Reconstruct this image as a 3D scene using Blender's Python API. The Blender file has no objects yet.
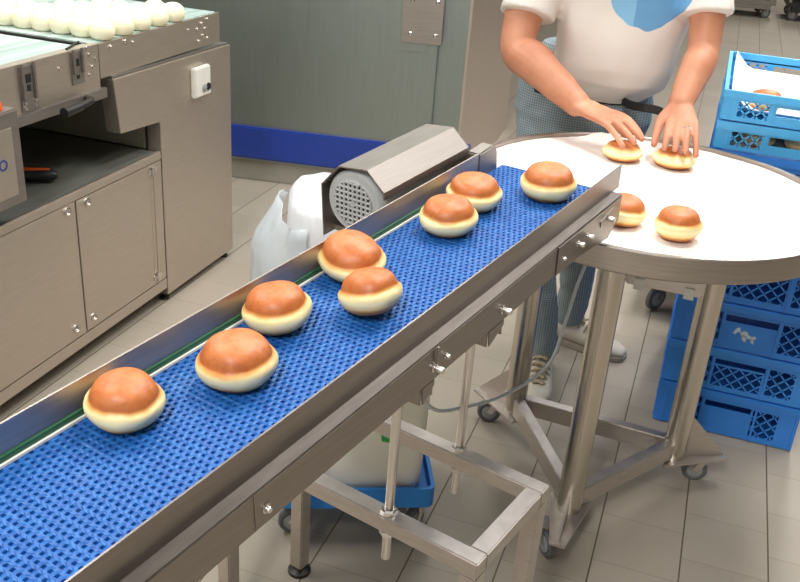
import bpy, bmesh, math, random
from mathutils import Vector, Matrix, noise
R_ = math.radians
C = bpy.context.scene.collection
SC = bpy.context.scene
random.seed(7)

# ------------------------------------------------------------------ materials
def new_mat(name):
    m = bpy.data.materials.new(name); m.use_nodes = True
    nt = m.node_tree; b = nt.nodes['Principled BSDF']
    return m, nt, b
def srgb(r, g, b):
    f = lambda c: (c/255/12.92) if c/255 <= .04045 else ((c/255+.055)/1.055)**2.4
    return (f(r), f(g), f(b), 1)
def nd(nt, t, **k):
    n = nt.nodes.new(t)
    for a, v in k.items(): setattr(n, a, v)
    return n
def mathn(nt, op, a, b=None, c=None):
    n = nt.nodes.new('ShaderNodeMath'); n.operation = op
    for i, v in enumerate((a, b, c)):
        if v is None: continue
        if isinstance(v, (int, float)): n.inputs[i].default_value = v
        else: nt.links.new(v, n.inputs[i])
    return n.outputs[0]
def mixc(nt, fac, a, b):
    n = nt.nodes.new('ShaderNodeMix'); n.data_type = 'RGBA'
    for i, v in ((0, fac), (6, a), (7, b)):
        if isinstance(v, (int, float)): n.inputs[i].default_value = v
        elif isinstance(v, tuple): n.inputs[i].default_value = v
        else: nt.links.new(v, n.inputs[i])
    return n.outputs[2]
def obj_coord(nt, scale=(1, 1, 1)):
    tc = nd(nt, 'ShaderNodeTexCoord'); mp = nd(nt, 'ShaderNodeMapping'); mp.inputs['Scale'].default_value = scale
    nt.links.new(tc.outputs['Object'], mp.inputs['Vector']); return mp.outputs['Vector']
def noise_tex(nt, vec, scale, detail=3, rough=.5):
    n = nd(nt, 'ShaderNodeTexNoise'); n.inputs['Scale'].default_value = scale; n.inputs['Detail'].default_value = detail
    n.inputs['Roughness'].default_value = rough; nt.links.new(vec, n.inputs['Vector']); return n.outputs['Fac']
def ramp(nt, fac, stops):
    n = nd(nt, 'ShaderNodeValToRGB'); els = n.color_ramp.elements
    while len(els) < len(stops): els.new(.5)
    for e, (p, c) in zip(els, stops): e.position = p; e.color = c
    nt.links.new(fac, n.inputs['Fac']); return n.outputs['Color']
def bump(nt, b, h, strength, dist):
    n = nd(nt, 'ShaderNodeBump'); n.inputs['Strength'].default_value = strength; n.inputs['Distance'].default_value = dist
    nt.links.new(h, n.inputs['Height']); nt.links.new(n.outputs['Normal'], b.inputs['Normal'])

def plain(name, col, rough=.5, metal=0., var=.06, nscale=12, bmp=0, spec=.5, coat=0):
    m, nt, b = new_mat(name)
    v = obj_coord(nt); f = noise_tex(nt, v, nscale, 4)
    lo = tuple(c*(1-var) for c in col[:3])+(1,); hi = tuple(min(1, c*(1+var)) for c in col[:3])+(1,)
    nt.links.new(ramp(nt, f, [(.3, lo), (.7, hi)]), b.inputs['Base Color'])
    b.inputs['Roughness'].default_value = rough; b.inputs['Metallic'].default_value = metal
    b.inputs['Specular IOR Level'].default_value = spec
    b.inputs['Coat Weight'].default_value = coat
    if bmp: bump(nt, b, noise_tex(nt, v, nscale*6, 4), bmp, .002)
    return m
def steel(name, col, rough=.36, stretch=(60, 2, 60), var=.10, metal=1.0, smudge=.1):
    """brushed stainless: fine stretched grain in the roughness, broad faint cloudiness in the tint"""
    m, nt, b = new_mat(name)
    v = obj_coord(nt, stretch); g = noise_tex(nt, v, 4, 5, .6)
    v2 = obj_coord(nt); s = noise_tex(nt, v2, 2.3, 3)
    lo = tuple(c*(1-var) for c in col[:3])+(1,); hi = tuple(min(1, c*(1+var)) for c in col[:3])+(1,)
    c1 = ramp(nt, g, [(.3, lo), (.7, hi)])
    nt.links.new(mixc(nt, mathn(nt, 'MULTIPLY', s, smudge), c1, (col[0]*.7, col[1]*.72, col[2]*.72, 1)), b.inputs['Base Color'])
    r = mathn(nt, 'ADD', mathn(nt, 'MULTIPLY', g, .16), rough-.08)
    nt.links.new(r, b.inputs['Roughness']); b.inputs['Metallic'].default_value = metal
    bump(nt, b, g, .08, .0006)
    return m

M = {}
M['steel_conv'] = steel('brushed_steel_conveyor', srgb(150, 142, 136), .38, (40, 2, 40))
M['steel_far'] = steel('brushed_steel_far_rail', srgb(188, 178, 170), .50, (40, 2, 40))
M['steel_hood'] = steel('brushed_steel_hood', srgb(162, 155, 149), .50, (30, 2, 30))
M['steel_tube'] = steel('satin_steel_tube', srgb(204, 196, 190), .46, (8, 8, 60))
M['steel_post'] = steel('polished_steel_post', srgb(200, 193, 182), .24, (6, 6, 1), .02)
M['steel_rim'] = steel('brushed_steel_rim', srgb(180, 172, 165), .36, (3, 3, 60))
M['steel_cab'] = steel('brushed_steel_cabinet', srgb(206, 196, 184), .46, (40, 3, 30), .05)
M['steel_wall'] = steel('brushed_steel_wall', srgb(158, 166, 160), .48, (30, 30, 1.2), .05, smudge=.3)
M['steel_side'] = steel('brushed_steel_wall_end', srgb(206, 194, 184), .42, (30, 30, 1.2), .05)  # warm reflections on the end face, put into the base colour
M['bolt'] = plain('bright_bolt_steel', srgb(215, 210, 205), .25, 1)
M['dark_metal'] = plain('dark_metal', srgb(60, 58, 55), .45, .7)
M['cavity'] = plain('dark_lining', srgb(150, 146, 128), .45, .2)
M['counter'] = plain('dark_worktop_lining', srgb(112, 114, 106), .35, .3)
M['black'] = plain('black_plastic', srgb(28, 28, 28), .45)
M['rubber'] = plain('grey_rubber', srgb(98, 100, 102), .6)
M['castergrey'] = plain('caster_hub', srgb(150, 152, 152), .5)
M['fan'] = plain('fan_cover_grey', srgb(186, 188, 188), .5)
M['white_plastic'] = plain('white_plastic', srgb(232, 230, 222), .4)
M['bin'] = plain('cream_plastic_bin', srgb(244, 240, 226), .45, var=.03)
M['bluedolly'] = plain('blue_dolly_plastic', srgb(44, 136, 220), .45)
M['bluestripe'] = plain('blue_bumper_plastic', srgb(30, 58, 144), .4)
M['green'] = plain('green_plastic', srgb(34, 92, 58), .4)
M['greentag'] = plain('bright_green_tag', srgb(40, 170, 80), .5)
M['orange'] = plain('orange_plastic', srgb(225, 95, 40), .4)
M['cable'] = plain('grey_cable', srgb(196, 202, 204), .45)
M['skin'] = None
M['belt_strap'] = plain('black_leather', srgb(24, 24, 26), .5)
M['crate_pale'] = plain('light_blue_crate_plastic', srgb(78, 178, 236), .42, var=.05)
M['crate_deep'] = plain('deep_blue_crate_plastic', srgb(52, 134, 226), .42, var=.06)
M['crate_deep2'] = plain('mid_blue_crate_plastic', srgb(58, 142, 230), .45, var=.06)
M['chalk'] = plain('chalk_white_print', srgb(200, 215, 225), .7)
M['paper'] = plain('white_paper', srgb(235, 236, 238), .8, var=.02, bmp=.2)
M['ceiling'] = plain('ceiling_paint', srgb(205, 206, 204), .8, var=.02)
M['hall_wall'] = plain('hall_wall_paint', srgb(150, 150, 146), .7, var=.03)
M['plinth'] = plain('grey_plinth', srgb(150, 146, 134), .6)
M['lace'] = plain('shoe_lace', srgb(176, 160, 132), .8)
M['sole'] = plain('shoe_sole', srgb(160, 152, 138), .7)
M['shoe'] = plain('white_trainer', srgb(205, 198, 184), .7, bmp=.3)
M['hair'] = plain('brown_hair', srgb(58, 42, 30), .7, bmp=.6, nscale=40)
M['ring'] = plain('silver_ring', srgb(225, 222, 215), .15, 1)
M['trolley'] = plain('trolley_grey', srgb(150, 146, 138), .4, .8)

def m_skin():
    m, nt, b = new_mat('skin'); v = obj_coord(nt)
    f = noise_tex(nt, v, 14, 4)
    nt.links.new(ramp(nt, f, [(.3, srgb(190, 124, 92)), (.7, srgb(212, 150, 118))]), b.inputs['Base Color'])
    b.inputs['Roughness'].default_value = .5; b.inputs['Subsurface Weight'].default_value = .1
    b.inputs['Subsurface Radius'].default_value = (.01, .004, .002)
    bump(nt, b, noise_tex(nt, v, 160, 3), .15, .001); return m
M['skin'] = m_skin()

def m_floor():
    m, nt, b = new_mat('beige_floor_tiles')
    tc = nd(nt, 'ShaderNodeTexCoord'); sp = nd(nt, 'ShaderNodeSeparateXYZ'); nt.links.new(tc.outputs['Object'], sp.inputs[0])
    W, L = .2015, .1825
    u = mathn(nt, 'DIVIDE', mathn(nt, 'SUBTRACT', sp.outputs[0], .165), W)
    k = mathn(nt, 'FLOOR', u); fu = mathn(nt, 'SUBTRACT', u, k)
    odd = mathn(nt, 'MULTIPLY', mathn(nt, 'FLOORED_MODULO', k, 2.0), .5)   # odd columns (k=-1) carry the joint at 1.963
    w = mathn(nt, 'SUBTRACT', mathn(nt, 'DIVIDE', mathn(nt, 'SUBTRACT', sp.outputs[1], 1.963+L*.5), L), odd)
    kw = mathn(nt, 'FLOOR', w); fw = mathn(nt, 'SUBTRACT', w, kw)
    def edge(f, s, half):
        d = mathn(nt, 'MULTIPLY', mathn(nt, 'MINIMUM', f, mathn(nt, 'SUBTRACT', 1.0, f)), s)
        mr = nd(nt, 'ShaderNodeMapRange'); mr.inputs[1].default_value = half*.5; mr.inputs[2].default_value = half
        mr.inputs[3].default_value = 1; mr.inputs[4].default_value = 0
        nt.links.new(d, mr.inputs[0]); return mr.outputs[0]
    ju = edge(fu, W, .0024); jw = mathn(nt, 'MULTIPLY', edge(fw, L, .0018), .35)
    j = mathn(nt, 'MAXIMUM', ju, jw)
    cmb = nd(nt, 'ShaderNodeCombineXYZ'); nt.links.new(k, cmb.inputs[0]); nt.links.new(kw, cmb.inputs[1])
    wn = nd(nt, 'ShaderNodeTexWhiteNoise'); wn.noise_dimensions = '2D'; nt.links.new(cmb.outputs[0], wn.inputs['Vector'])
    base = ramp(nt, wn.outputs['Value'], [(0, srgb(156, 146, 132)), (1, srgb(166, 156, 142))])
    v = obj_coord(nt); n1 = noise_tex(nt, v, 5, 5, .6); n2 = noise_tex(nt, v, 180, 3)
    base = mixc(nt, mathn(nt, 'MULTIPLY', n1, .28), base, srgb(136, 126, 110))
    base = mixc(nt, mathn(nt, 'MULTIPLY', n2, .2), base, srgb(182, 174, 162))
    nt.links.new(mixc(nt, j, base, srgb(92, 82, 66)), b.inputs['Base Color'])
    b.inputs['Roughness'].default_value = .42; b.inputs['Specular IOR Level'].default_value = .35
    h = mathn(nt, 'SUBTRACT', mathn(nt, 'MULTIPLY', n2, .15), j); bump(nt, b, h, .5, .0012)
    return m
M['floor'] = m_floor()

def m_bun(seed):
    m, nt, b = new_mat('baked_bun'); v = obj_coord(nt)
    sp = nd(nt, 'ShaderNodeSeparateXYZ'); nt.links.new(v, sp.inputs[0])
    off = nd(nt, 'ShaderNodeMapping'); off.inputs['Location'].default_value = (seed*3.1, seed*1.7, seed*.9)
    nt.links.new(v, off.inputs['Vector']); vv = off.outputs['Vector']
    wob = mathn(nt, 'MULTIPLY', mathn(nt, 'SUBTRACT', noise_tex(nt, vv, 26, 3), .5), .010)
    z = mathn(nt, 'ADD', sp.outputs[2], wob)
    t = mathn(nt, 'DIVIDE', z, .062)
    col = ramp(nt, t, [(0.0, srgb(190, 106, 44)), (.13, srgb(210, 136, 62)), (.21, srgb(246, 212, 140)), (.36, srgb(255, 240, 194)),
                       (.50, srgb(252, 230, 170)), (.555, srgb(232, 172, 98)), (.61, srgb(200, 116, 58)), (.85, srgb(208, 126, 72)), (1, srgb(214, 138, 86))])
    sp1 = noise_tex(nt, vv, 60, 5, .65)
    spots = mathn(nt, 'MULTIPLY', mathn(nt, 'GREATER_THAN', t, .6), mathn(nt, 'MINIMUM', mathn(nt, 'MAXIMUM', mathn(nt, 'MULTIPLY', mathn(nt, 'SUBTRACT', sp1, .44), 3.2), 0.0), .8))
    col = mixc(nt, spots, col, srgb(184, 94, 42))
    nt.links.new(col, b.inputs['Base Color']); b.inputs['Roughness'].default_value = .42
    b.inputs['Subsurface Weight'].default_value = .3; b.inputs['Subsurface Radius'].default_value = (.02, .012, .006)
    bump(nt, b, noise_tex(nt, vv, 90, 5, .7), .5, .0015); return m
def m_dough():
    m, nt, b = new_mat('raw_dough'); v = obj_coord(nt)
    nt.links.new(ramp(nt, noise_tex(nt, v, 20, 3), [(.3, srgb(244, 236, 198)), (.7, srgb(250, 244, 214))]), b.inputs['Base Color'])
    b.inputs['Roughness'].default_value = .7; return m
M['dough'] = m_dough()
def m_clothbelt():
    m, nt, b = new_mat('pale_green_transport_cloth'); v = obj_coord(nt, (1, .04, 1)); f = noise_tex(nt, v, 22, 3)
    nt.links.new(ramp(nt, f, [(.35, srgb(150, 172, 166)), (.6, srgb(188, 202, 198))]), b.inputs['Base Color'])
    b.inputs['Roughness'].default_value = .45; return m
M['clothbelt'] = m_clothbelt()
def m_bluebelt():
    m, nt, b = new_mat('blue_modular_belt'); v = obj_coord(nt)
    f = noise_tex(nt, v, 90, 3); g = noise_tex(nt, v, 14, 4)
    c = ramp(nt, f, [(.3, srgb(20, 80, 158)), (.7, srgb(38, 108, 182))])
    c = mixc(nt, mathn(nt, 'MULTIPLY', mathn(nt, 'GREATER_THAN', g, .66), .08), c, srgb(130, 176, 226))
    nt.links.new(c, b.inputs['Base Color']); b.inputs['Roughness'].default_value = .42; return m
M['bluebelt'] = m_bluebelt()
def m_cover():
    m, nt, b = new_mat('floured_white_cloth'); v = obj_coord(nt)
    f = noise_tex(nt, v, 5, 4)
    nt.links.new(ramp(nt, f, [(.3, srgb(238, 228, 218)), (.65, srgb(250, 246, 240))]), b.inputs['Base Color'])
    b.inputs['Roughness'].default_value = .85; bump(nt, b, noise_tex(nt, v, 30, 4), .2, .002); return m
M['cover'] = m_cover()
def m_bag():
    m, nt, b = new_mat('white_plastic_bag'); v = obj_coord(nt)
    b.inputs['Base Color'].default_value = srgb(236, 238, 240); b.inputs['Roughness'].default_value = .35
    b.inputs['Transmission Weight'].default_value = .15
    bump(nt, b, noise_tex(nt, obj_coord(nt, (1, 1, .25)), 26, 4), .6, .01); return m
M['bag'] = m_bag()
def m_sheerbag():
    m, nt, b = new_mat('sheer_plastic_film'); v = obj_coord(nt)
    b.inputs['Base Color'].default_value = srgb(225, 232, 236); b.inputs['Roughness'].default_value = .25
    b.inputs['Alpha'].default_value = .6
    bump(nt, b, noise_tex(nt, obj_coord(nt, (1, 1, .2)), 30, 4), .7, .01); return m
M['sheer'] = m_sheerbag()
def m_jeans():
    m, nt, b = new_mat('grey_blue_checked_cotton'); v = obj_coord(nt)
    sp = nd(nt, 'ShaderNodeSeparateXYZ'); nt.links.new(v, sp.inputs[0])
    def st(o): return mathn(nt, 'GREATER_THAN', mathn(nt, 'SINE', mathn(nt, 'MULTIPLY', o, 900)), 0.1)
    ck = mathn(nt, 'MULTIPLY', mathn(nt, 'ADD', st(sp.outputs[0]), st(sp.outputs[2])), .5)
    c = ramp(nt, ck, [(0, srgb(104, 116, 122)), (1, srgb(172, 182, 184))])
    c = mixc(nt, mathn(nt, 'MULTIPLY', noise_tex(nt, v, 9, 4), .4), c, srgb(120, 148, 160))
    nt.links.new(c, b.inputs['Base Color']); b.inputs['Roughness'].default_value = .9
    bump(nt, b, noise_tex(nt, v, 26, 3), .5, .012); return m
M['jeans'] = m_jeans()
LOGO = dict(cx=.097, cz=1.243)
def m_shirt():
    m, nt, b = new_mat('white_cotton_shirt'); v = obj_coord(nt)
    sp = nd(nt, 'ShaderNodeSeparateXYZ'); nt.links.new(v, sp.inputs[0])
    x = mathn(nt, 'SUBTRACT', sp.outputs[0], LOGO['cx']); z = mathn(nt, 'SUBTRACT', sp.outputs[2], LOGO['cz'])
    wob = mathn(nt, 'MULTIPLY', mathn(nt, 'SUBTRACT', noise_tex(nt, v, 16, 1), .5), .03)
    r2 = mathn(nt, 'SQRT', mathn(nt, 'ADD', mathn(nt, 'POWER', mathn(nt, 'DIVIDE', mathn(nt, 'ABSOLUTE', x), .100), 2.0),
                                 mathn(nt, 'POWER', mathn(nt, 'DIVIDE', mathn(nt, 'ABSOLUTE', z), .120), 2.0)))
    ins = mathn(nt, 'LESS_THAN', mathn(nt, 'ADD', r2, mathn(nt, 'MULTIPLY', wob, 8.0)), 1.0)
    front = mathn(nt, 'LESS_THAN', sp.outputs[1], -.06)
    ins = mathn(nt, 'MULTIPLY', ins, front)
    right = mathn(nt, 'GREATER_THAN', x, -.028)
    blue = mixc(nt, right, srgb(136, 190, 228), srgb(108, 164, 210))
    nt.links.new(mixc(nt, ins, srgb(232, 224, 216), blue), b.inputs['Base Color'])
    b.inputs['Roughness'].default_value = .9; bump(nt, b, noise_tex(nt, v, 9, 3), .5, .012); return m
M['shirt'] = m_shirt()

# ------------------------------------------------------------------ mesh helpers
def box(bm, x0, x1, y0, y1, z0, z1, mtx=None):
    vs = [bm.verts.new(Vector(p)) for p in ((x0,y0,z0),(x1,y0,z0),(x1,y1,z0),(x0,y1,z0),(x0,y0,z1),(x1,y0,z1),(x1,y1,z1),(x0,y1,z1))]
    for f in ((3,2,1,0),(4,5,6,7),(0,1,5,4),(1,2,6,5),(2,3,7,6),(3,0,4,7)): bm.faces.new([vs[i] for i in f])
    if mtx is not None:
        for v in vs: v.co = mtx @ v.co
    return vs
def frame_of(d):
    d = d.normalized(); a = Vector((0, 0, 1)) if abs(d.z) < .95 else Vector((1, 0, 0))
    u = d.cross(a).normalized(); return u, u.cross(d).normalized()
def tube(bm, pts, rad, seg=12, cap=True):
    pts = [Vector(p) for p in pts]; n = len(pts)
    rads = rad if isinstance(rad, (list, tuple)) else [rad]*n
    rings = []; u = None
    for i, p in enumerate(pts):
        d = (pts[min(i+1, n-1)]-pts[max(i-1, 0)]).normalized()
        if u is None: u, w = frame_of(d)
        else:
            u = (u-d*u.dot(d)).normalized(); w = u.cross(d)
        rings.append([bm.verts.new(p+(u*math.cos(t)+w*math.sin(t))*rads[i]) for t in [2*math.pi*k/seg for k in range(seg)]])
    for a, b in zip(rings, rings[1:]):
        for k in range(seg): bm.faces.new((a[k], a[(k+1) % seg], b[(k+1) % seg], b[k]))
    if cap: bm.faces.new(rings[0][::-1]); bm.faces.new(rings[-1])
def cyl(bm, a, b, r, seg=20, r2=None): tube(bm, [a, b], [r, r if r2 is None else r2], seg)
def bar(bm, a, b, w, h):
    """rectangular bar from a to b, h measured upward"""
    a, b = Vector(a), Vector(b); d = (b-a).normalized()
    s = d.cross(Vector((0, 0, 1)))
    s = s.normalized() if s.length > 1e-3 else Vector((1, 0, 0)); u = s.cross(d).normalized()
    vs = []
    for p in (a, b):
        for i, j in ((-1,-1),(1,-1),(1,1),(-1,1)): vs.append(bm.verts.new(p+s*w/2*i+u*h/2*j))
    for f in ((3,2,1,0),(4,5,6,7),(0,1,5,4),(1,2,6,5),(2,3,7,6),(3,0,4,7)): bm.faces.new([vs[i] for i in f])
def prism(bm, poly, fn, t0, t1):
    """extrude a 2-D outline between t0 and t1; fn(u, v, t) -> point"""
    a = [bm.verts.new(fn(u, v, t0)) for u, v in poly]; b = [bm.verts.new(fn(u, v, t1)) for u, v in poly]
    n = len(poly)
    for i in range(n): bm.faces.new((a[i], a[(i+1) % n], b[(i+1) % n], b[i]))
    bm.faces.new(a[::-1]); bm.faces.new(b)
def lathe(bm, prof, c=(0, 0, 0), seg=32, axis=None):
    """profile of (r, h) turned about an axis through c"""
    ax = Vector(axis).normalized() if axis is not None else Vector((0, 0, 1)); u, w = frame_of(ax); c = Vector(c)
    rings = []
    for r, h in prof:
        if r < 1e-6: rings.append([bm.verts.new(c+ax*h)])
        else: rings.append([bm.verts.new(c+ax*h+(u*math.cos(t)+w*math.sin(t))*r) for t in [2*math.pi*k/seg for k in range(seg)]])
    for a, b in zip(rings, rings[1:]):
        for k in range(seg):
            k2 = (k+1) % seg
            if len(a) == 1 and len(b) == 1: continue
            if len(a) == 1: bm.faces.new((a[0], b[k2], b[k]))
            elif len(b) == 1: bm.faces.new((a[k], a[k2], b[0]))
            else: bm.faces.new((a[k], a[k2], b[k2], b[k]))
def finish(bm, bevel=0, smooth=None):
    bmesh.ops.recalc_face_normals(bm, faces=bm.faces[:])
    if bevel: bmesh.ops.bevel(bm, geom=bm.edges[:], offset=bevel, segments=2, affect='EDGES', clamp_overlap=True)
def obj(name, bm, mat, parent=None, bevel=0, smooth=False, angle=40):
    finish(bm, bevel)
    me = bpy.data.meshes.new(name); bm.to_mesh(me); bm.free()
    if smooth:
        me.shade_smooth()
        me.set_sharp_from_angle(angle=R_(angle)) if hasattr(me, 'set_sharp_from_angle') else None
    o = bpy.data.objects.new(name, me); me.materials.append(mat); C.objects.link(o)
    if parent is not None: o.parent = parent
    return o
def tag(o, label, cat, group=None):
    o['label'] = label; o['category'] = cat
    if group: o['group'] = group
    return o
def thing(name, label, cat, loc=(0, 0, 0), rz=0, group=None):
    o = bpy.data.objects.new(name, None); C.objects.link(o); o.location = loc; o.rotation_euler = (0, 0, rz)
    return tag(o, label, cat, group)
def struct(name, bm, mat, parent=None, **k):
    o = obj(name, bm, mat, parent, **k); o['kind'] = 'structure'; return o
def B(): return bmesh.new()
def dup(root):
    r = root.copy(); C.objects.link(r)
    for ch in root.children:
        c = ch.copy(); C.objects.link(c); c.parent = r
        for g in ch.children:
            d = g.copy(); C.objects.link(d); d.parent = c
    return r
def remeshed(name, bm, voxel, mat, parent=None, smooth_it=4, fac=.5):
    """fuse overlapping closed lofts into one continuous skin"""
    finish(bm); me = bpy.data.meshes.new('tmp'); bm.to_mesh(me); bm.free()
    o = bpy.data.objects.new('tmp', me); C.objects.link(o)
    r = o.modifiers.new('r', 'REMESH'); r.mode = 'VOXEL'; r.voxel_size = voxel
    if smooth_it:
        s = o.modifiers.new('s', 'SMOOTH'); s.iterations = smooth_it; s.factor = fac
    dg = bpy.context.evaluated_depsgraph_get(); dg.update()
    me2 = bpy.data.meshes.new_from_object(o.evaluated_get(dg)); me2.name = name
    bpy.data.objects.remove(o); bpy.data.meshes.remove(me)
    me2.shade_smooth(); me2.materials.clear(); me2.materials.append(mat)
    o2 = bpy.data.objects.new(name, me2); C.objects.link(o2)
    if parent is not None: o2.parent = parent
    return o2

# ------------------------------------------------------------------ camera
fw = Vector((-0.27235703, 0.85717644, -0.43711577)); up = Vector((-0.20337885, 0.39274087, 0.89687884)); rt = Vector((0.94045664, 0.33317136, 0.06736582))
cam = bpy.data.objects.new('camera', bpy.data.cameras.new('camera')); C.objects.link(cam)
cam.matrix_world = Matrix(((rt.x, up.x, -fw.x, 0), (rt.y, up.y, -fw.y, 0), (rt.z, up.z, -fw.z, 1.5), (0, 0, 0, 1)))
cam.data.sensor_width = 36; cam.data.lens = 917.6/800*36; cam.data.clip_start = .02; cam.data.clip_end = 60
SC.camera = cam

# ------------------------------------------------------------------ the hall
bm = B(); box(bm, -5, 5, -3, 18, -.1, 0); struct('floor', bm, M['floor'])
bm = B(); box(bm, -5, 5, -3, 18, 3.4, 3.5); struct('ceiling', bm, M['ceiling'])
bm = B(); box(bm, -5.1, -5, -3, 18, 0, 3.4); struct('wall_left', bm, M['hall_wall'])
bm = B(); box(bm, 5, 5.1, -3, 18, 0, 3.4); struct('wall_right', bm, M['hall_wall'])
bm = B(); box(bm, -5, 5, -2.5, -2.4, 0, 3.4); struct('wall_front', bm, M['ceiling'])
bm = B(); box(bm, -5, 5, 18, 18.1, 0, 3.4); struct('wall_far', bm, M['hall_wall'])
# steel-clad cold room: front face runs along wd from its corner
cn = Vector((-1.032, 3.938, 0)); wd = Vector((-.98675, -.16223, 0)); wn = Vector((.16223, -.98675, 0))   # wn points to the camera
def wf(a, z, out=0): return cn+wd*a+wn*out+Vector((0, 0, z))
def wbox(bm, a0, a1, z0, z1, o0, o1):
    vs = [bm.verts.new(wf(a, z, o)) for a, z, o in ((a0,z0,o0),(a1,z0,o0),(a1,z0,o1),(a0,z0,o1),(a0,z1,o0),(a1,z1,o0),(a1,z1,o1),(a0,z1,o1))]
    for f in ((3,2,1,0),(4,5,6,7),(0,1,5,4),(1,2,6,5),(2,3,7,6),(3,0,4,7)): bm.faces.new([vs[i] for i in f])
bm = B()
poly = [wf(0, 0), wf(4.0, 0), wf(4.0, 0)+Vector((0, 2.0, 0)), Vector((-1.115, 5.32, 0))]
a = [bm.verts.new(p) for p in poly]; b_ = [bm.verts.new(p+Vector((0, 0, 3.4))) for p in poly]
for i in range(4): bm.faces.new((a[i], a[(i+1) % 4], b_[(i+1) % 4], b_[i]))
bm.faces.new(a); bm.faces.new(b_)
struct('wall_back', bm, M['steel_wall'])
# stainless cheek of the cold room, facing the aisle
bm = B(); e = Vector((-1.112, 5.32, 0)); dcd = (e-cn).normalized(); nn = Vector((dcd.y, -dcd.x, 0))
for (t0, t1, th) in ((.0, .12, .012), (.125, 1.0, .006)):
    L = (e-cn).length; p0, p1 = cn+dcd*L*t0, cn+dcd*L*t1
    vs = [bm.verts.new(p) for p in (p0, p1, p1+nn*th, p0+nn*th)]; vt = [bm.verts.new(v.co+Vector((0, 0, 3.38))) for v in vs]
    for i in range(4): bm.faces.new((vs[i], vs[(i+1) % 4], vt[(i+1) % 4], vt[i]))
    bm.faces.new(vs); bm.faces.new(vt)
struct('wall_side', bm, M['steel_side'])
# sliding door leaf, a slim panel in front of the cladding, and its roller plate
bm = B(); wbox(bm, .122, 3.2, .10, 2.6, .001, .028); door = struct('door_1', bm, M['steel_wall'], bevel=.003)
bm = B(); wbox(bm, .108, .285, .728, .96, .028, .036); pl = struct('roller_plate', bm, M['steel_rim'], door, bevel=.002)
bm = B(); wbox(bm, .17, .286, .688, .728, .028, .031); struct('plate_tab', bm, M['steel_wall'], door)
for aa in (.135, .245):
    for zz in (.765, .905):
        bm = B(); c0 = wf(aa, zz, .036); lathe(bm, [(0, 0), (.010, 0), (.010, .004), (.006, .007), (0, .007)], c0, 12, wn)
        s_ = obj('screw', bm, M['bolt'], pl, smooth=True)
bm = B(); wbox(bm, -.035, 4.0, .115, .268, .001, .045)
struct('trim_1', bm, M['bluestripe'], bevel=.006)
bm = B(); wbox(bm, 0, 4.0, 0, .113, .001, .016); struct('baseboard_back', bm, M['plinth'], bevel=.003)
bm = B(); p0 = cn+nn*.013; p1 = p0+dcd*.10
vs = [bm.verts.new(p) for p in (p0, p1, p1+nn*.035, p0+nn*.035)]; vt = [bm.verts.new(v.co+Vector((0, 0, .153))) for v in vs]
for v in vs+vt: v.co.z += .115
for i in range(4): bm.faces.new((vs[i], vs[(i+1) % 4], vt[(i+1) % 4], vt[i]))
bm.faces.new(vs); bm.faces.new(vt); struct('trim_2', bm, M['bluestripe'], bevel=.004)

# ------------------------------------------------------------------ ceiling lamps
def lamp(x, y, power, label, sx=.35, sy=1.5):
    t = thing('ceiling_light', label, 'ceiling light', (x, y, 3.4), group='fluorescent ceiling lights')
    bm = B(); box(bm, -sx/2-.03, sx/2+.03, -sy/2-.03, sy/2+.03, -.07, -.001); obj('housing', bm, M['white_plastic'], t, bevel=.004)
    l = bpy.data.lights.new('fluorescent_tube_light', 'AREA'); l.shape = 'RECTANGLE'; l.size = sx; l.size_y = sy; l.energy = power; l.color = (1, .985, .965)
    lo = bpy.data.objects.new('light', l); C.objects.link(lo); lo.parent = t; lo.location = (0, 0, -.075)
LAMPS = [(-2.3, 1.3, 46, 'ceiling light over the dough machine, camera end'), (.2, 2.3, 54, 'ceiling light over the round table and conveyor end'),
         (-.9, 3.0, 36, 'ceiling light over the gap between machine and round table'), (1.3, 3.6, 36, 'ceiling light over the blue crates'), (-3.3, 3.0, 34, 'ceiling light over the far end of the dough machine'),
         (.6, 6.2, 70, 'ceiling light over the aisle past the cold room'), (1.2, 9.6, 70, 'ceiling light midway down the hall'), (.8, 13.2, 70, 'ceiling light at the far end over the trolleys'), (-.4, -1.3, 100, 'unseen fill light added behind the camera')]  # last entry: unseen fill lamp, added for light from the front
for x, y, p, lb in LAMPS: lamp(x, y, p, lb)
# ------------------------------------------------------------------ the conveyor
TH = R_(4.168); ct, st = math.cos(TH), math.sin(TH)
conv = thing('belt_conveyor', 'stainless belt conveyor with blue modular belt running up to the round table', 'conveyor', (-.122, 1.666, 0), -R_(14.76))
def cp(ac, al, u): return Vector((ac, al*ct-u*st, 1.0+al*st+u*ct))
def cprism(bm, prof, a0, a1): prism(bm, prof, lambda x, z, t: cp(x, t, z), a0, a1)
A0 = -1.52
# near rail: upright lip, sloped ledge, lower web with folded foot
bm = B()
cprism(bm, [(0, 0), (0, -.0435), (-.0025, -.0455), (-.0025, 0)], A0, .0)
cprism(bm, [(0, -.0435), (.017, -.0450), (.018, -.0465), (.018, -.098), (-.010, -.098), (-.010, -.0955), (.0155, -.0955), (.0155, -.0485), (-.0025, -.0468), (-.0025, -.0455)], A0, -.026)
near = obj('near_side_rail', bm, M['steel_conv'], conv)
# shallow cover sheet on the web
for a0, a1 in ((A0, -1.021), (-1.015, -.296)):
    bm = B(); cprism(bm, [(.018, -.0475), (.0188, -.0475), (.0188, -.0965), (.018, -.0965)], a0, a1); obj('web_cover', bm, M['steel_conv'], near)
# end cheek that drops below the rail at the discharge end
bm = B()
outl = [(-.292, -.0475), (-.035, -.0475), (-.040, -.060), (-.050, -.095), (-.075, -.113), (-.132, -.106), (-.20, -.099), (-.292, -.0975)]
prism(bm, outl, lambda a_, u_, t: cp(t, a_, u_), .0182, .0207); obj('end_cheek', bm, M['steel_conv'], near)
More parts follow.
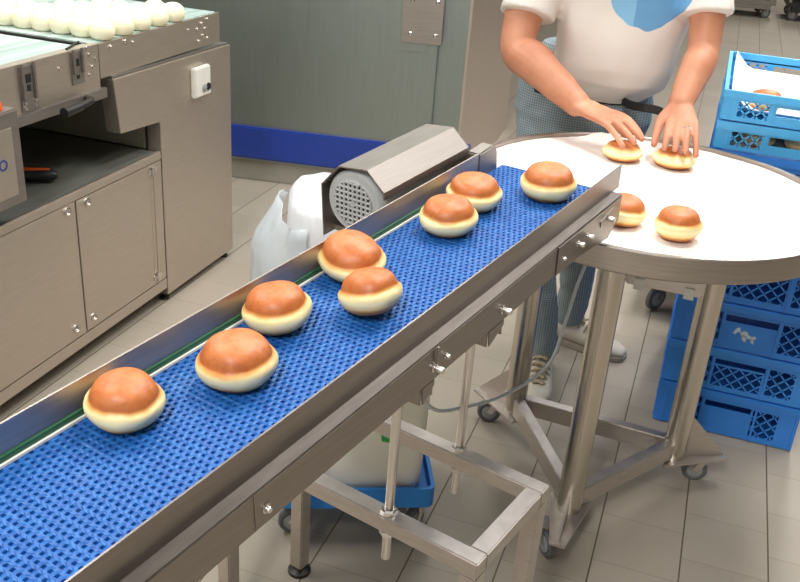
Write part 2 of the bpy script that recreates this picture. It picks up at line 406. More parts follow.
# far rail
bm = B()
prof = [(-.236, 0), (-.236, -.095), (-.236, -.098), (-.228, -.098), (-.228, -.100), (-.2385, -.100), (-.2385, -.097), (-.2385, -.076), (-.2385, 0)]
cprism(bm, prof, A0, -.115); far = obj('far_side_rail', bm, M['steel_far'], conv)
bm = B(); cprism(bm, [(-.2355, -.037), (-.2335, -.039), (-.2335, -.0495), (-.2355, -.0495)], A0, -.30); obj('green_wear_strip', bm, M['green'], far)
bm = B(); cprism(bm, [(-.2333, -.0460), (-.2300, -.0460), (-.2300, -.0495), (-.2333, -.0495)], A0, -.30); obj('white_edge_strip', bm, M['white_plastic'], far)
# rounded nose block closing the far rail
bm = B()
ol = [(-.115, -.001), (-.062, .002), (-.050, -.004), (-.044, -.016), (-.040, -.045), (-.040, -.098), (-.115, -.098)]
prism(bm, ol, lambda a_, u_, t: cp(t, a_, u_), -.262, -.234); obj('nose_block', bm, M['steel_hood'], far, bevel=.003)
# bed pan, rollers
bm = B(); cprism(bm, [(-.230, -.066), (-.003, -.066), (-.003, -.069), (-.230, -.069)], A0, -.06); obj('belt_bed', bm, M['dark_metal'], conv)
bm = B(); cyl(bm, cp(-.232, -.062, -.0735), cp(-.004, -.062, -.0735), .020); obj('end_roller', bm, M['bluebelt'], conv, smooth=True)
bm = B(); cyl(bm, cp(-.226, A0+.03, -.0745), cp(-.004, A0+.03, -.0745), .020); obj('end_roller', bm, M['dark_metal'], conv, smooth=True)
bm = B(); cprism(bm, [(-.226, -.090), (-.012, -.090), (-.012, -.0935), (-.226, -.0935)], A0+.06, -.08); obj('belt_return', bm, M['bluebelt'], conv)
# modular belt: staggered pockets, three millimetres deep, really sunk in the surface
def make_belt():
    bm = B(); P = .0098; NX = 23; X0 = -.2335; w = (.2335-.003)/NX
    ny = int((-.02-A0)/P)
    ztop, zlow = -.050, -.0565
    # per cell boundaries: bar | pocket | bar, every second row shifted by half a cell, ridges arched
    cu = [0, .26, .34, .66, .74]        # fractions across
    cvf = [0, .26, .36, .68, .78]       # fractions along
    def dep(i, j):
        return (i in (2, 3)) and (j in (2, 3))
    cols = []
    for r in range(ny):
        shift = .5*(r % 2)
        for j, fv in enumerate(cvf):
            row = []
            al = A0+(r+fv)*P
            for c in range(-1, NX+1):
                for i, fu in enumerate(cu):
                    x = X0+(c+fu+shift)*w
                    x = min(max(x, X0), -.003)
                    if dep(i, j) and X0+.003 < x < -.006: z = zlow
                    else:
                        z = ztop-.0006*abs(math.sin(math.pi*(fv+.0)))+(.0007 if i == 0 else 0)
                    row.append(bm.verts.new(cp(x, al, z)))
            cols.append(row)
    for a, b in zip(cols, cols[1:]):
        for k in range(len(a)-1): 
            if (a[k].co-a[k+1].co).length < 1e-7 and (b[k].co-b[k+1].co).length < 1e-7: continue
            bm.faces.new((a[k], a[k+1], b[k+1], b[k]))
    bmesh.ops.remove_doubles(bm, verts=bm.verts[:], dist=1e-6)
    # wrap over the nose
    prev = None
    al_end = A0+ny*P-.22*P
    for k in range(7):
        t = k/6*math.pi
        ring = [bm.verts.new(cp(x, al_end+.022*math.sin(t), -.0725+.0225*math.cos(t))) for x in (X0, -.003)]
        if prev: bm.faces.new((prev[0], prev[1], ring[1], ring[0]))
        prev = ring
    return obj('belt', bm, M['bluebelt'], conv)
make_belt()
# motor hood on the far side: folded five-sided cover, open at the end
HP = [(-.257, .010), (-.292, .041), (-.352, .034), (-.390, -.008), (-.387, -.105)]
bm = B(); a0, a1 = -.392, -.118
outer = HP; inner = [(x+dx, z+dz) for (x, z), (dx, dz) in zip(HP, ((-.002, -.001), (0, -.0025), (.001, -.0025), (.0025, -.001), (.0025, 0)))]
ring = outer+inner[::-1]; cprism(bm, ring, a0, a1)
cprism(bm, [(x, z) for x, z in HP]+[(-.30, -.105), (-.257, -.06)], a1-.002, a1); hood = obj('motor_hood', bm, M['steel_hood'], conv)
# folded lower lip of the hood front and the bracket that carries it
bm = B(); cprism(bm, [(-.256, .010), (-.256, -.004), (-.258, -.004), (-.258, .010)], a0, a1); obj('hood_lip', bm, M['steel_hood'], hood)
for aa in (-.37, -.16):
    bm = B(); cprism(bm, [(-.250, -.090), (-.250, -.100), (-.386, -.100), (-.386, -.090)], aa, aa+.03); obj('hood_bracket', bm, M['steel_hood'], hood)
# motor with fan cover
mc_, mu_ = -.322, -.028
ax_d = (cp(0, 1, 0)-cp(0, 0, 0))
bm = B()
lathe(bm, [(0, 0), (.047, 0), (.047, .02), (.044, .024), (.044, .20), (.0, .20)], cp(mc_, -.365, mu_), 36, ax_d)
motor = obj('drive_motor', bm, M['fan'], conv, smooth=True)
bm = B(); lathe(bm, [(.0400, -.004), (.0400, 0), (.053, 0), (.0575, .006), (.0575, .06), (.055, .06), (.055, .008), (.052, .004), (.0400, -.001)], cp(mc_, -.388, mu_), 40, ax_d)
fc = obj('fan_cover', bm, M['fan'], motor, smooth=True)
bm = B(); prof_g = []
for k in range(-4, 5):
    o_ = k*.0092; hl = math.sqrt(max(.0395**2-o_**2, 1e-6))
    for (dx, dz) in ((1, 0), (0, 1)):
        if dx: p, q = cp(mc_+o_, -.391, mu_-hl), cp(mc_+o_, -.391, mu_+hl)
        else: p, q = cp(mc_-hl, -.391, mu_+o_), cp(mc_+hl, -.391, mu_+o_)
        tube(bm, [p, q], .0023, 6)
lathe(bm, [(0, -.002), (.006, -.002), (.006, .003), (0, .003)], cp(mc_, -.391, mu_), 12, ax_d)
obj('fan_grille', bm, M['fan'], motor, smooth=True)
bm = B(); lathe(bm, [(0, 0), (.040, 0), (.040, .003), (0, .003)], cp(mc_, -.382, mu_), 24, ax_d); obj('fan_wheel', bm, M['black'], motor)
# cross channels hung below the rails, with bent end plates
for aL, aR in ((-.722, -.659), (-.542, -.464)):
    bm = B()
    cprism(bm, [(-.245, -.099), (.016, -.099), (.016, -.102), (-.245, -.102)], aL, aR)
    cprism(bm, [(-.245, -.102), (.016, -.102), (.016, -.125), (-.245, -.125)], aR-.003, aR)
    cprism(bm, [(-.245, -.102), (.016, -.102), (.016, -.125), (-.245, -.125)], aL+.030, aL+.033)
    prism(bm, [(aL+.033, -.099), (aR, -.099), (aR, -.108), (aL+.036, -.126)], lambda a_, u_, t: cp(t, a_, u_), .0160, .0184)
    obj('cross_channel', bm, M['steel_conv'], conv)
for al, u_, rr, ln in ((-.663, -.077, .0050, .014), (-.634, -.073, .0036, .005), (-.474, -.076, .0050, .014), (-.270, -.075, .0038, .005), (-.213, -.070, .0046, .012), (-.177, -.069, .0046, .012),
                       (-.092, -.067, .0052, .014), (-.998, -.076, .0042, .005), (-1.33, -.076, .0042, .005)):
    bm = B(); lathe(bm, [(0, 0), (rr*1.5, 0), (rr*1.5, .0015), (rr, .002), (rr, ln), (rr*.7, ln+.002), (0, ln+.002)], cp(.0190, al, u_), 12, cp(1, 0, 0)-cp(0, 0, 0)); obj('bolt', bm, M['bolt'], conv, smooth=True)
bm = B(); tube(bm, [cp(.0225, -.660, -.045), cp(.0225, -.660, -.072)], .0018, 8); obj('pin', bm, M['steel_conv'], conv, smooth=True)
bm = B(); prism(bm, [(-.125, -.062), (-.068, -.052), (-.062, -.060), (-.070, -.072), (-.122, -.074)], lambda a_, u_, t: cp(t, a_, u_), .0208, .0225); obj('tension_bracket', bm, M['steel_hood'], conv)
# carrying frame under the belt
fx0, fx1, fy0, fy1, fz = -.480, .083, -.572, -.315, .505; tw = .032
bm = B(); box(bm, fx0, fx1, fy0, fy0+tw, fz-tw, fz); obj('frame_tube', bm, M['steel_tube'], conv, bevel=.0025)
bm = B(); box(bm, fx0, fx1, fy1-tw, fy1, fz-tw, fz); obj('frame_tube', bm, M['steel_tube'], conv, bevel=.0025)
bm = B(); box(bm, fx1-tw, fx1, fy0+tw, fy1-tw, fz-tw, fz-.0008); obj('frame_tube', bm, M['steel_tube'], conv, bevel=.0025)
bm = B(); box(bm, fx0, fx0+tw, fy0+tw, fy1-tw, fz-tw, fz-.0008); obj('frame_tube', bm, M['steel_tube'], conv, bevel=.0025)
for x in (fx0, fx1-tw):
    for y in (fy0, fy1-tw):
        bm = B(); box(bm, x, x+tw, y, y+tw, .02, fz-tw+.001)
        lg = obj('leg', bm, M['steel_tube'], conv, bevel=.0025)
        bm = B(); lathe(bm, [(0, 0), (.026, 0), (.026, .008), (.010, .016), (.008, .03), (0, .03)], (x+tw/2, y+tw/2, 0), 16); obj('foot', bm, M['dark_metal'], lg, smooth=True)
for y in (fy0+tw/2, fy1-tw/2):
    bm = B(); zt = cp(-.096, y, -.099).z; cyl(bm, (-.096, y, .41), (-.096, y, zt), .0080, 14); rod = obj('threaded_rod', bm, M['bolt'], conv, smooth=True)
    bm = B(); lathe(bm, [(.008, 0), (.0145, 0), (.0145, .008), (.012, .011), (.008, .011)], (-.096, y, fz), 6)
    obj('nut', bm, M['bolt'], rod)
    bm = B(); lathe(bm, [(.008, 0), (.0145, 0), (.0145, .010), (.008, .010)], (-.096, y, fz-tw-.011), 6); obj('nut', bm, M['bolt'], rod)
# near-camera support legs at the low end of the conveyor
for x in (-.225, -.020):
    bm = B(); zt = cp(x, -1.40, -.099).z; box(bm, x-.016, x+.016, -1.416, -1.384, .02, zt); lg = obj('leg', bm, M['steel_tube'], conv, bevel=.0025)
    bm = B(); lathe(bm, [(0, 0), (.026, 0), (.026, .008), (.010, .016), (.008, .03), (0, .03)], (x, -1.40, 0), 16); obj('foot', bm, M['dark_metal'], lg, smooth=True)
# ------------------------------------------------------------------ buns
def make_bun(name, D, H, seed, sx=1., sy=1., facet=0., tilt=(0, 0, 0), cap=.5):
    """berliner: flat browned base, pale bulging waist, browned dome"""
    bm = B(); n = 40; rings = []
    prof = [(0, 0), (.27, .0), (.325, .015), (.375, .07), (.44, .17), (.484, .30), (.5, .40), (.499, .47), (.485, .53), (.455, .565), (.432, .59), (.422, .64), (.405, .73), (.365, .83), (.30, .915), (.20, .97), (.10, .995), (0, 1.0)]
    for pr, ph in prof:
        if pr == 0: rings.append([bm.verts.new((0, 0, ph*H))]); continue
        rg = []
        for k in range(n):
            t = 2*math.pi*k/n
            r = pr*D*(1+.05*noise.noise(Vector((math.cos(t)*1.2+seed*5, math.sin(t)*1.2, ph*1.6)))+.02*noise.noise(Vector((math.cos(t)*4+seed, math.sin(t)*4, ph*4))))
            if facet: r *= 1-facet*max(0, math.cos(2*t+.6))**2*.5
            z = ph*H*(1+.06*noise.noise(Vector((math.cos(t)*pr*2+seed*2, math.sin(t)*pr*2, 3))))
            rg.append(bm.verts.new((r*math.cos(t)*sx, r*math.sin(t)*sy, z)))
        rings.append(rg)
    for a, b in zip(rings, rings[1:]):
        for k in range(n):
            k2 = (k+1) % n
            if len(a) == 1: bm.faces.new((a[0], b[k2], b[k]))
            elif len(b) == 1: bm.faces.new((a[k], a[k2], b[0]))
            else: bm.faces.new((a[k], a[k2], b[k2], b[k]))
    o = obj(name, bm, m_bun(seed), smooth=True, angle=180)
    s = o.modifiers.new('s', 'SUBSURF'); s.levels = 1; s.render_levels = 1
    return o
cmat = Matrix.Translation((-.122, 1.666, 0)) @ Matrix.Rotation(-R_(14.76), 4, 'Z')
BUNS = [ # across, along, diameter, height, seed, sx, sy, facet, tilt x,y, yaw, label
 (-0.190, -1.004, 0.092, 0.058, 1, 1.0, .98, 0, (-2, 3), 10, 'bun nearest the low end of the blue belt, round with pale lower half'),
 (-0.141, -0.866, 0.101, 0.062, 2, 1.0, 1.0, 0, (0, -2), 40, 'second bun from the low end of the belt, with a light blister on its cap'),
 (-0.184, -0.740, 0.097, 0.058, 3, 1.0, 1.0, 0, (3, -5), 80, 'third bun from the low end, close to the far rail, just before the touching pair'),
 (-0.101, -0.638, 0.095, 0.059, 4, 1.0, .95, .18, (-5, -13), 20, 'tilted bun with squarish cream side, front one of the touching pair mid-belt'),
 (-0.197, -0.560, 0.106, 0.060, 5, 1.08, .94, 0, (5, 3), -20, 'largest oval bun beside the far rail, back one of the touching pair mid-belt'),
 (-0.161, -0.341, 0.100, 0.058, 6, 1.0, .98, 0, (2, 0), 60, 'front bun of the pair beside the end of the motor hood'),
 (-0.178, -0.229, 0.103, 0.058, 7, 1.03, .98, 0, (0, 0), 120, 'back bun of the pair beside the end of the motor hood'),
 (-0.093, -0.108, 0.105, 0.060, 8, 1.0, 1.0, 0, (0, 0), 200, 'bun last on the belt, about to drop onto the round table')]
for ac, al, D, H, sd, sx, sy, fc_, (tx, ty), yw, lb in BUNS:
    o = make_bun('bun', D, H, sd, sx, sy, fc_)
    lift = -.050+.0005+abs(math.sin(R_(ty)))*D*.26+abs(math.sin(R_(tx)))*D*.26
    o.matrix_world = cmat @ Matrix.Translation(cp(ac, al, lift)) @ Matrix.Rotation(TH, 4, 'X') @ Matrix.Rotation(R_(tx), 4, 'X') @ Matrix.Rotation(R_(ty), 4, 'Y') @ Matrix.Rotation(R_(yw), 4, 'Z')
    tag(o, lb, 'bun', 'baked buns on the blue belt')
TZ = .853
for x, y, D, H, sd, tx, ty, lb in [(-.166, 2.205, .098, .043, 9, 0, 0, 'bun on the white cloth under the baker\'s hand nearer the motor hood'), (-.046, 2.215, .104, .043, 10, 0, 0, 'bun on the white cloth under the ringed hand, nearer the crates'),
                       (-.112, 1.765, .092, .056, 11, 0, 4, 'bun on the cloth half hidden behind the tip of the conveyor rail'), (-.002, 1.737, .092, .060, 12, 0, -3, 'bun alone on the open right half of the white cloth')]:
    o = make_bun('bun', D, H, sd)
    o.matrix_world = Matrix.Translation((x, y, TZ+.001+.002*(tx or ty != 0))) @ Matrix.Rotation(R_(tx), 4, 'X') @ Matrix.Rotation(R_(ty), 4, 'Y')
    tag(o, lb, 'bun', 'baked buns on the round table')

# ------------------------------------------------------------------ round table
TC = Vector((-.081, 2.018)); TR = .408
tab = thing('round_table', 'round stainless rotary table on three posts with a white floured cover', 'table', (TC.x, TC.y, 0))
bm = B()
lathe(bm, [(0, .822), (TR-.020, .822), (TR-.020, .810), (TR-.003, .810), (TR, .813), (TR, .858), (TR-.002, .860), (TR-.010, .860), (TR-.012, .858), (TR-.014, .846), (0, .846)], (0, 0, 0), 96); obj('table_top', bm, M['steel_rim'], tab, smooth=True, angle=35)
bm = B(); n = 120; rings = []
for i in range(26):
    r = (TR-.016)*i/25
    if i == 0: rings.append([bm.verts.new((0, 0, TZ))]); continue
    rg = []
    for k in range(n):
        t = 2*math.pi*k/n; x, y = r*math.cos(t), r*math.sin(t)
        z = TZ-.846-.001
        wv = .0016*noise.noise(Vector((x*9, y*9, 0)))+.001*noise.noise(Vector((x*30, y*30, 4)))
        fold = 0
        d = (x*.2+y*.98)-.315+.02*noise.noise(Vector((x*8, 1, 1)))
        if x < .05: fold = .012*math.exp(-(d/.018)**2)*min(1, (.05-x)/.12)
        rg.append(bm.verts.new((x, y, TZ-.0015+wv+fold)))
    rings.append(rg)
for a, b in zip(rings, rings[1:]):
    for k in range(n):
        k2 = (k+1) % n
        if len(a) == 1: bm.faces.new((a[0], b[k2], b[k]))
        else: bm.faces.new((a[k], a[k2], b[k2], b[k]))
ext = bmesh.ops.extrude_face_region(bm, geom=bm.faces[:])
for v in [g for g in ext['geom'] if isinstance(g, bmesh.types.BMVert)]: v.co.z = .8465
obj('table_cover', bm, M['cover'], tab, smooth=True)
legs = [Vector((-.115, 1.830)), Vector((-.334, 2.193)), Vector((.107, 2.166))]
ctr = sum(legs, Vector((0, 0)))/3
def caster(parent, c, yaw, r=.030, mat=None, htop=.085):
    """swivel caster: c = axle centre, forked, plate on top"""
    d = Vector((math.cos(yaw), math.sin(yaw), 0)); s = Vector((-d.y, d.x, 0)); c = Vector(c)
    bm = B(); lathe(bm, [(0, -.011), (r*.55, -.011), (r*.60, -.009), (r*.85, -.011), (r, -.007), (r, .007), (r*.85, .011), (r*.60, .009), (r*.55, .011), (0, .011)], c, 24, s)
    w = obj('caster', bm, M['rubber'], parent, smooth=True)
    bm = B(); lathe(bm, [(0, -.013), (r*.5, -.013), (r*.62, -.0112), (r*.62, .0112), (r*.5, .013), (0, .013)], c, 20, s); obj('hub', bm, M['castergrey'], w, smooth=True)
    bm = B()
    for q in (-.016, .016):
        p = c+s*q; top = Vector((c.x, c.y, htop-.008))+d*r*.6+s*q
        bar(bm, p, top, .003, .018)
    p = Vector((c.x, c.y, htop-.006))+d*r*.6
    lathe(bm, [(0, 0), (.022, 0), (.022, .006), (0, .006)], p-Vector((0, 0, .004)), 16)
    obj('fork', bm, M['bolt'], w)
for i, L in enumerate(legs):
    l2 = L-TC; bm = B(); cyl(bm, (l2.x, l2.y, .090), (l2.x, l2.y, .823), .030, 28); lg = obj('leg', bm, M['steel_post'], tab, smooth=True)
    dr = (L-ctr).normalized(); d3 = Vector((dr.x, dr.y, 0)); s3 = Vector((-dr.y, dr.x, 0)); b0 = Vector((l2.x, l2.y, 0))
    bm = B(); pts = [b0-d3*.04+s3*.05, b0-d3*.04-s3*.05, b0+d3*.145-s3*.018, b0+d3*.145+s3*.018]
    lo = [bm.verts.new(p+Vector((0, 0, .084))) for p in pts]; hi = [bm.verts.new(p+Vector((0, 0, .090))) for p in pts]
    for k in range(4): bm.faces.new((lo[k], lo[(k+1) % 4], hi[(k+1) % 4], hi[k]))
    bm.faces.new(lo); bm.faces.new(hi); obj('foot_plate', bm, M['steel_tube'], lg)
    bm = B(); tri = [b0+d3*.028+Vector((0, 0, .09)), b0+d3*.138+Vector((0, 0, .09)), b0+d3*.138+Vector((0, 0, .096)), b0+d3*.028+Vector((0, 0, .215 if i else .14))]
    A_ = [bm.verts.new(p+s3*.003) for p in tri]; B_ = [bm.verts.new(p-s3*.003) for p in tri]
    for k in range(4): bm.faces.new((A_[k], A_[(k+1) % 4], B_[(k+1) % 4], B_[k]))
    bm.faces.new(A_); bm.faces.new(B_); obj('gusset', bm, M['steel_tube'], lg)
    cx_, cy_ = ((-.143, 1.750), (-.414, 2.245), (.170, 2.212))[i]; yaw = (2.2, .25, .15)[i]
    caster(tab, (cx_-TC.x, cy_-TC.y, .0345), yaw, .034, htop=.086)
for i, j in ((0, 1), (1, 2), (2, 0)):
    a, b = legs[i]-TC, legs[j]-TC; d = (b-a).normalized()
    p, q = a+d*.026, b-d*.026
    bm = B(); bar(bm, (p.x, p.y, .118), (q.x, q.y, .118), .030, .050); obj('crossbar', bm, M['steel_tube'], tab, bevel=.002)
bm = B(); box(bm, -.012, .160, -.06, .10, .640, .8215); obj('drive_housing', bm, M['steel_tube'], tab, bevel=.005)
bm = B(); box(bm, -.045, -.0125, -.03, .05, .675, .8215); obj('motor_flange', bm, M['dark_metal'], tab, bevel=.004)
for xx in (.01, .12):
    bm = B(); box(bm, xx, xx+.022, -.064, -.0602, .634, .660); obj('clip', bm, M['white_plastic'], tab)
bm = B(); box(bm, -.022, -.03+.35, -.02, .02, .790, .8218); box(bm, -.30, -.022, -.02, .02, .79, .8218); obj('top_brace', bm, M['steel_tube'], tab, bevel=.002)
sb = legs[0]-TC
bm = B(); box(bm, sb.x-.062, sb.x-.030, sb.y-.045, sb.y-.015, .775, .821); sbx = obj('switch_box', bm, M['castergrey'], tab, bevel=.002)
bm = B(); box(bm, sb.x-.057, sb.x-.035, sb.y-.048, sb.y-.045, .784, .812); obj('rocker', bm, M['black'], sbx)

# cable from the table switch to the conveyor
def curve_mesh(pts, n=10):
    out = []; P = [Vector(p) for p in pts]; P = [2*P[0]-P[1]]+P+[2*P[-1]-P[-2]]
    for i in range(1, len(P)-2):
        for k in range(n):
            t = k/n; a, b, c, d = P[i-1:i+3]
            out.append(.5*((2*b)+(c-a)*t+(2*a-5*b+4*c-d)*t*t+(3*b-a-3*c+d)*t**3))
    out.append(P[-2]); return out
bm = B(); tube(bm, curve_mesh([(-.160, 1.795, .777), (-.176, 1.775, .70), (-.186, 1.74, .615), (-.20, 1.68, .545), (-.262, 1.55, .53), (-.322, 1.40, .571), (-.330, 1.28, .640), (-.330, 1.17, .735), (-.325, 1.10, .80)]), .0036, 8)
tag(obj('cable', bm, M['cable'], smooth=True), 'grey cable hanging between the round table switch and the conveyor', 'cable')
# ------------------------------------------------------------------ crates
def lattice(bm, x0, x1, z0, z1, y, fn, pitch=.022, th=.0032, depth=.004):
    """crossed diagonal bars clipped to the window, fn maps (u, y, z)"""
    w, h = x1-x0, z1-z0
    for sgn in (1, -1):
        k = -h
        while k < w:
            u0, u1 = k, k+h
            a0, a1 = max(u0, 0), min(u1, w)
            if a1-a0 > .002:
                va, vb = (a0-u0), (a1-u0)
                if sgn < 0: va, vb = h-va, h-vb
                p, q = Vector((x0+a0, z0+va)), Vector((x0+a1, z0+vb)); d = (q-p).normalized(); nrm = Vector((-d.y, d.x))*th/2
                pl_ = [p+nrm, p-nrm, q-nrm, q+nrm]
                prism(bm, [(v.x, v.y) for v in pl_], lambda a, b, t: fn(a, t, b), y, y+depth)
            k += pitch
W, D = .40, .58
def wall_strip(bm, x0, x1, z0, z1, y0, y1, holes, fn):
    """wall with rectangular holes (same z rows allowed): split in columns at the hole edges"""
    xs = sorted(set([x0, x1]+[h[0] for h in holes]+[h[1] for h in holes]))
    for a, b in zip(xs, xs[1:]):
        hs = sorted([(h[2], h[3]) for h in holes if h[0] <= a+1e-9 and h[1] >= b-1e-9]); z = z0
        for ha, hb in hs+[(z1, z1)]:
            if ha > z+1e-6: prism(bm, [(a, z), (b, z), (b, ha), (a, ha)], lambda u, v, t: fn(u, t, v), y0, y1)
            z = max(z, hb)
def make_crate(h, mat, kind, label, z0, group, x=.236, y=2.46):
    t = thing('crate', label, 'crate', (x, y, z0), 0, group)
    F = lambda u, t_, v: Vector((u, t_, v)); Bk = lambda u, t_, v: Vector((u, D-t_, v))
    Lf = lambda u, t_, v: Vector((-W/2+t_, u+D/2, v)); Rg = lambda u, t_, v: Vector((W/2-t_, u+D/2, v))
    top = h-.020; s1 = .018; s2 = h-.030
    if kind == 'low': slot = (-.062, .075, .030, .052); mesh_w = [(-.160, -.105, .022, .056), (.090, .150, .022, .056)]; slot = None
    if kind == 'plain': slot = (-.062, .066, h-.052, h-.034); mesh_w = [(-.150, -.072, s1+.008, s2), (.072, .142, s1+.002, h-.036)]
    if kind == 'mark': slot = (-.062, .076, h-.054, h-.034); mesh_w = [(-.150, -.072, s1+.008, s2), (.088, .185, s1+.002, h-.034)]
    if kind == 'mesh': slot = (-.062, .074, h-.050, h-.034); mesh_w = [(-.150, -.072, s1+.008, s2), (-.062, .070, s1, h-.056), (.086, .155, s1+.002, h-.034)]
    if kind == 'wide': slot = None; mesh_w = [(-.150, -.072, s1+.008, s2), (-.062, .072, s1+.004, h-.036), (.090, .185, s1+.004, h-.034)]
    if kind == 'pale': slot = (-.066, .066, .028, .050); mesh_w = [(-.158, -.084, .014, .054), (.084, .158, .014, .054)]
    bm = B(); holes = mesh_w+([slot] if slot else [])
    wall_strip(bm, -W/2+.004, W/2-.004, .004, top, .006, .010, holes, F)
    wall_strip(bm, -W/2+.004, W/2-.004, .004, top, .006, .010, holes, Bk)
    sholes = [(-.22, -.12, .02, h-.034), (.12, .22, .02, h-.034)]
    wall_strip(bm, -D/2+.008, D/2-.008, .004, top, .006, .010, sholes, Lf); wall_strip(bm, -D/2+.008, D/2-.008, .004, top, .006, .010, sholes, Rg)
    box(bm, -W/2+.008, W/2-.008, .008, D-.008, .002, .006)
    obj('shell', bm, mat, t)
    bm = B()   # rim flange, foot band and upright ribs
    def ringb(z0_, z1_, o):
        box(bm, -W/2+o, W/2-o, o, .010, z0_, z1_); box(bm, -W/2+o, W/2-o, D-.010, D-o, z0_, z1_)
        box(bm, -W/2+o, -W/2+.010, .010, D-.010, z0_, z1_); box(bm, W/2-.010, W/2-o, .010, D-.010, z0_, z1_)
    ringb(top, h-.001, .0); 
    ringb(top-.004, top, .002)
    for u in ((-.172, -.067, .080, .190) if kind != 'pale' else (-.170, -.075, .075, .170)): box(bm, u-.003, u+.003, .0015, .0065, .004, top-.003); box(bm, u-.003, u+.003, D-.0065, D-.0015, .004, top-.003)
    for v in (.03, .16, .42, .55): box(bm, -W/2+.0015, -W/2+.0065, v-.003, v+.003, .004, top-.003); box(bm, W/2-.0065, W/2-.0015, v-.003, v+.003, .004, top-.003)
    obj('rim', bm, mat, t)
    for (a, b, c, d) in mesh_w:
        for fn in (F, Bk):
            bm = B(); lattice(bm, a, b, c, d, .0062, fn, .034 if kind != 'pale' else .026, .0040); obj('mesh_panel', bm, mat, t)
    for (a, b, c, d) in sholes:
        for fn in (Lf, Rg):
            bm = B(); lattice(bm, a, b, c, d, .0062, fn, .034, .0040); obj('mesh_panel', bm, mat, t)
    return t
G = 'stacked blue plastic crates'
crates = [(.142, 'crate_deep', 'plain', 'deep blue crate at the bottom of the stack, on the floor'),
          (.138, 'crate_deep2', 'mesh', 'deep blue crate second from the bottom, mesh below its front slot'),
          (.142, 'crate_deep', 'mark', 'deep blue crate third from the bottom, with a chalky white mark on its front'),
          (.138, 'crate_deep', 'wide', 'deep blue crate fourth from the bottom, wide mesh window below the table rim'),
          (.142, 'crate_deep', 'plain', 'deep blue crate fifth from the bottom, mostly behind the table top'),
          (.142, 'crate_deep', 'mesh', 'deep blue crate directly under the two light blue ones'),
          (.076, 'crate_pale', 'pale', 'shallow light blue crate second from the top of the stack'),
          (.080, 'crate_pale', 'pale', 'shallow light blue crate on top of the stack, open, with paper in it')]
z = 0.0; last = None
for h, mt, kd, lb in crates:
    last = make_crate(h, M[mt], kd, lb, z, G); top_z = z
    if kd == 'mark':
        # chalky animal-like mark: a few ragged strokes
        bm = B()
        for pl_ in ([(-.036, .062), (-.028, .078), (-.020, .082), (-.016, .070), (-.024, .066), (-.030, .058)],
                    [(-.018, .066), (-.006, .074), (.004, .070), (.002, .060), (-.012, .054)],
                    [(.002, .066), (.014, .060), (.024, .064), (.028, .056), (.014, .050), (.002, .054)],
                    [(-.014, .058), (-.008, .046), (.0, .040), (.004, .048), (-.004, .060)],
                    [(.012, .056), (.016, .042), (.024, .038), (.022, .052)]):
            prism(bm, pl_, lambda a_, b_2, t: Vector((a_, t, b_2-.006)), .0049, .0058)
        mk = obj('printed_mark', bm, M['chalk'], last); mk['label'] = 'chalky white mark'
    z += h
# paper and buns in the top crate
bm = B(); nx, ny = 20, 26; g = []
for j in range(ny+1):
    row = []
    for i in range(nx+1):
        u, v = i/nx, j/ny; x = -.180+.365*u; y = .03+.50*v
        zz = .010+.002*noise.noise(Vector((x*14, y*14, 2)))
        if v > .8: zz += (v-.8)/.2*.035*(1-.3*u)
        if u < .12: zz += (.12-u)/.12*.045
        if v < .1: zz += (.1-v)/.1*.02
        row.append(bm.verts.new((x, y, zz)))
    g.append(row)
for a, b in zip(g, g[1:]):
    for i in range(nx): bm.faces.new((a[i], a[i+1], b[i+1], b[i]))
ext = bmesh.ops.extrude_face_region(bm, geom=bm.faces[:])
for v in [q for q in ext['geom'] if isinstance(q, bmesh.types.BMVert)]: v.co.z += .0008
o = obj('paper_sheet', bm, M['paper'], smooth=True); o.location = (.236, 2.46, top_z); tag(o, 'white paper sheet lining the open top light blue crate, one corner up', 'paper')
o = make_bun('bun', .092, .05, 13); o.location = (.236-.094, 2.46+.085, top_z+.026); tag(o, 'pale bun lying on the paper in the open top crate', 'bun')
bm = B(); box(bm, -.17, .17, .03, .54, 0, .001); o = obj('paper_sheet', bm, M['paper']); o.location = (.236, 2.46, top_z-.076+.0068); tag(o, 'white paper sheet inside the closed-in second crate from the top', 'paper')
for k, (dx, dy) in enumerate(((-.09, .07), (.02, .08), (-.04, .20))):
    o = make_bun('bun', .088, .046, 14+k); o.location = (.236+dx, 2.46+dy, top_z-.076+.0085)
    tag(o, ['bun behind the left mesh window of the second crate', 'bun behind the handle slot of the second crate', 'bun deeper inside the second crate, behind the front two'][k], 'bun', 'buns inside the second crate')
# ------------------------------------------------------------------ flour bin on its blue dolly
ang = R_(25)
dol = thing('dolly', 'bright blue plastic dolly on casters under the white bin', 'dolly', (-.640, 1.735, 0), ang)   # local x along its front
def rrect(x0, x1, y0, y1, r, n=5):
    out = []
    for cx, cy, a0 in ((x1-r, y1-r, 0), (x0+r, y1-r, 90), (x0+r, y0+r, 180), (x1-r, y0+r, 270)):
        for k in range(n+1): t = R_(a0+90*k/n); out.append((cx+r*math.cos(t), cy+r*math.sin(t)))
    return out
bm = B(); prism(bm, rrect(-.185, .185, -.150, .170, .02), lambda u, v, t: Vector((u, v, t)), .105, .125)
o_, i_ = rrect(-.185, .185, -.150, .170, .02), rrect(-.176, .176, -.141, .161, .014)
a = [[bm.verts.new((x, y, z_)) for x, y in L] for L, z_ in ((o_, .125), (o_, .158), (i_, .158), (i_, .125))]
for p, q in zip(a, a[1:]+a[:1]):
    n = len(p)
    for k in range(n): bm.faces.new((p[k], p[(k+1) % n], q[(k+1) % n], q[k]))
obj('tray', bm, M['bluedolly'], dol)
for cx, cy in ((-.145, -.105), (.145, -.105), (-.145, .13), (.145, .13)): caster(dol, (cx, cy, .036), .4+cx*3, .034, htop=.103)
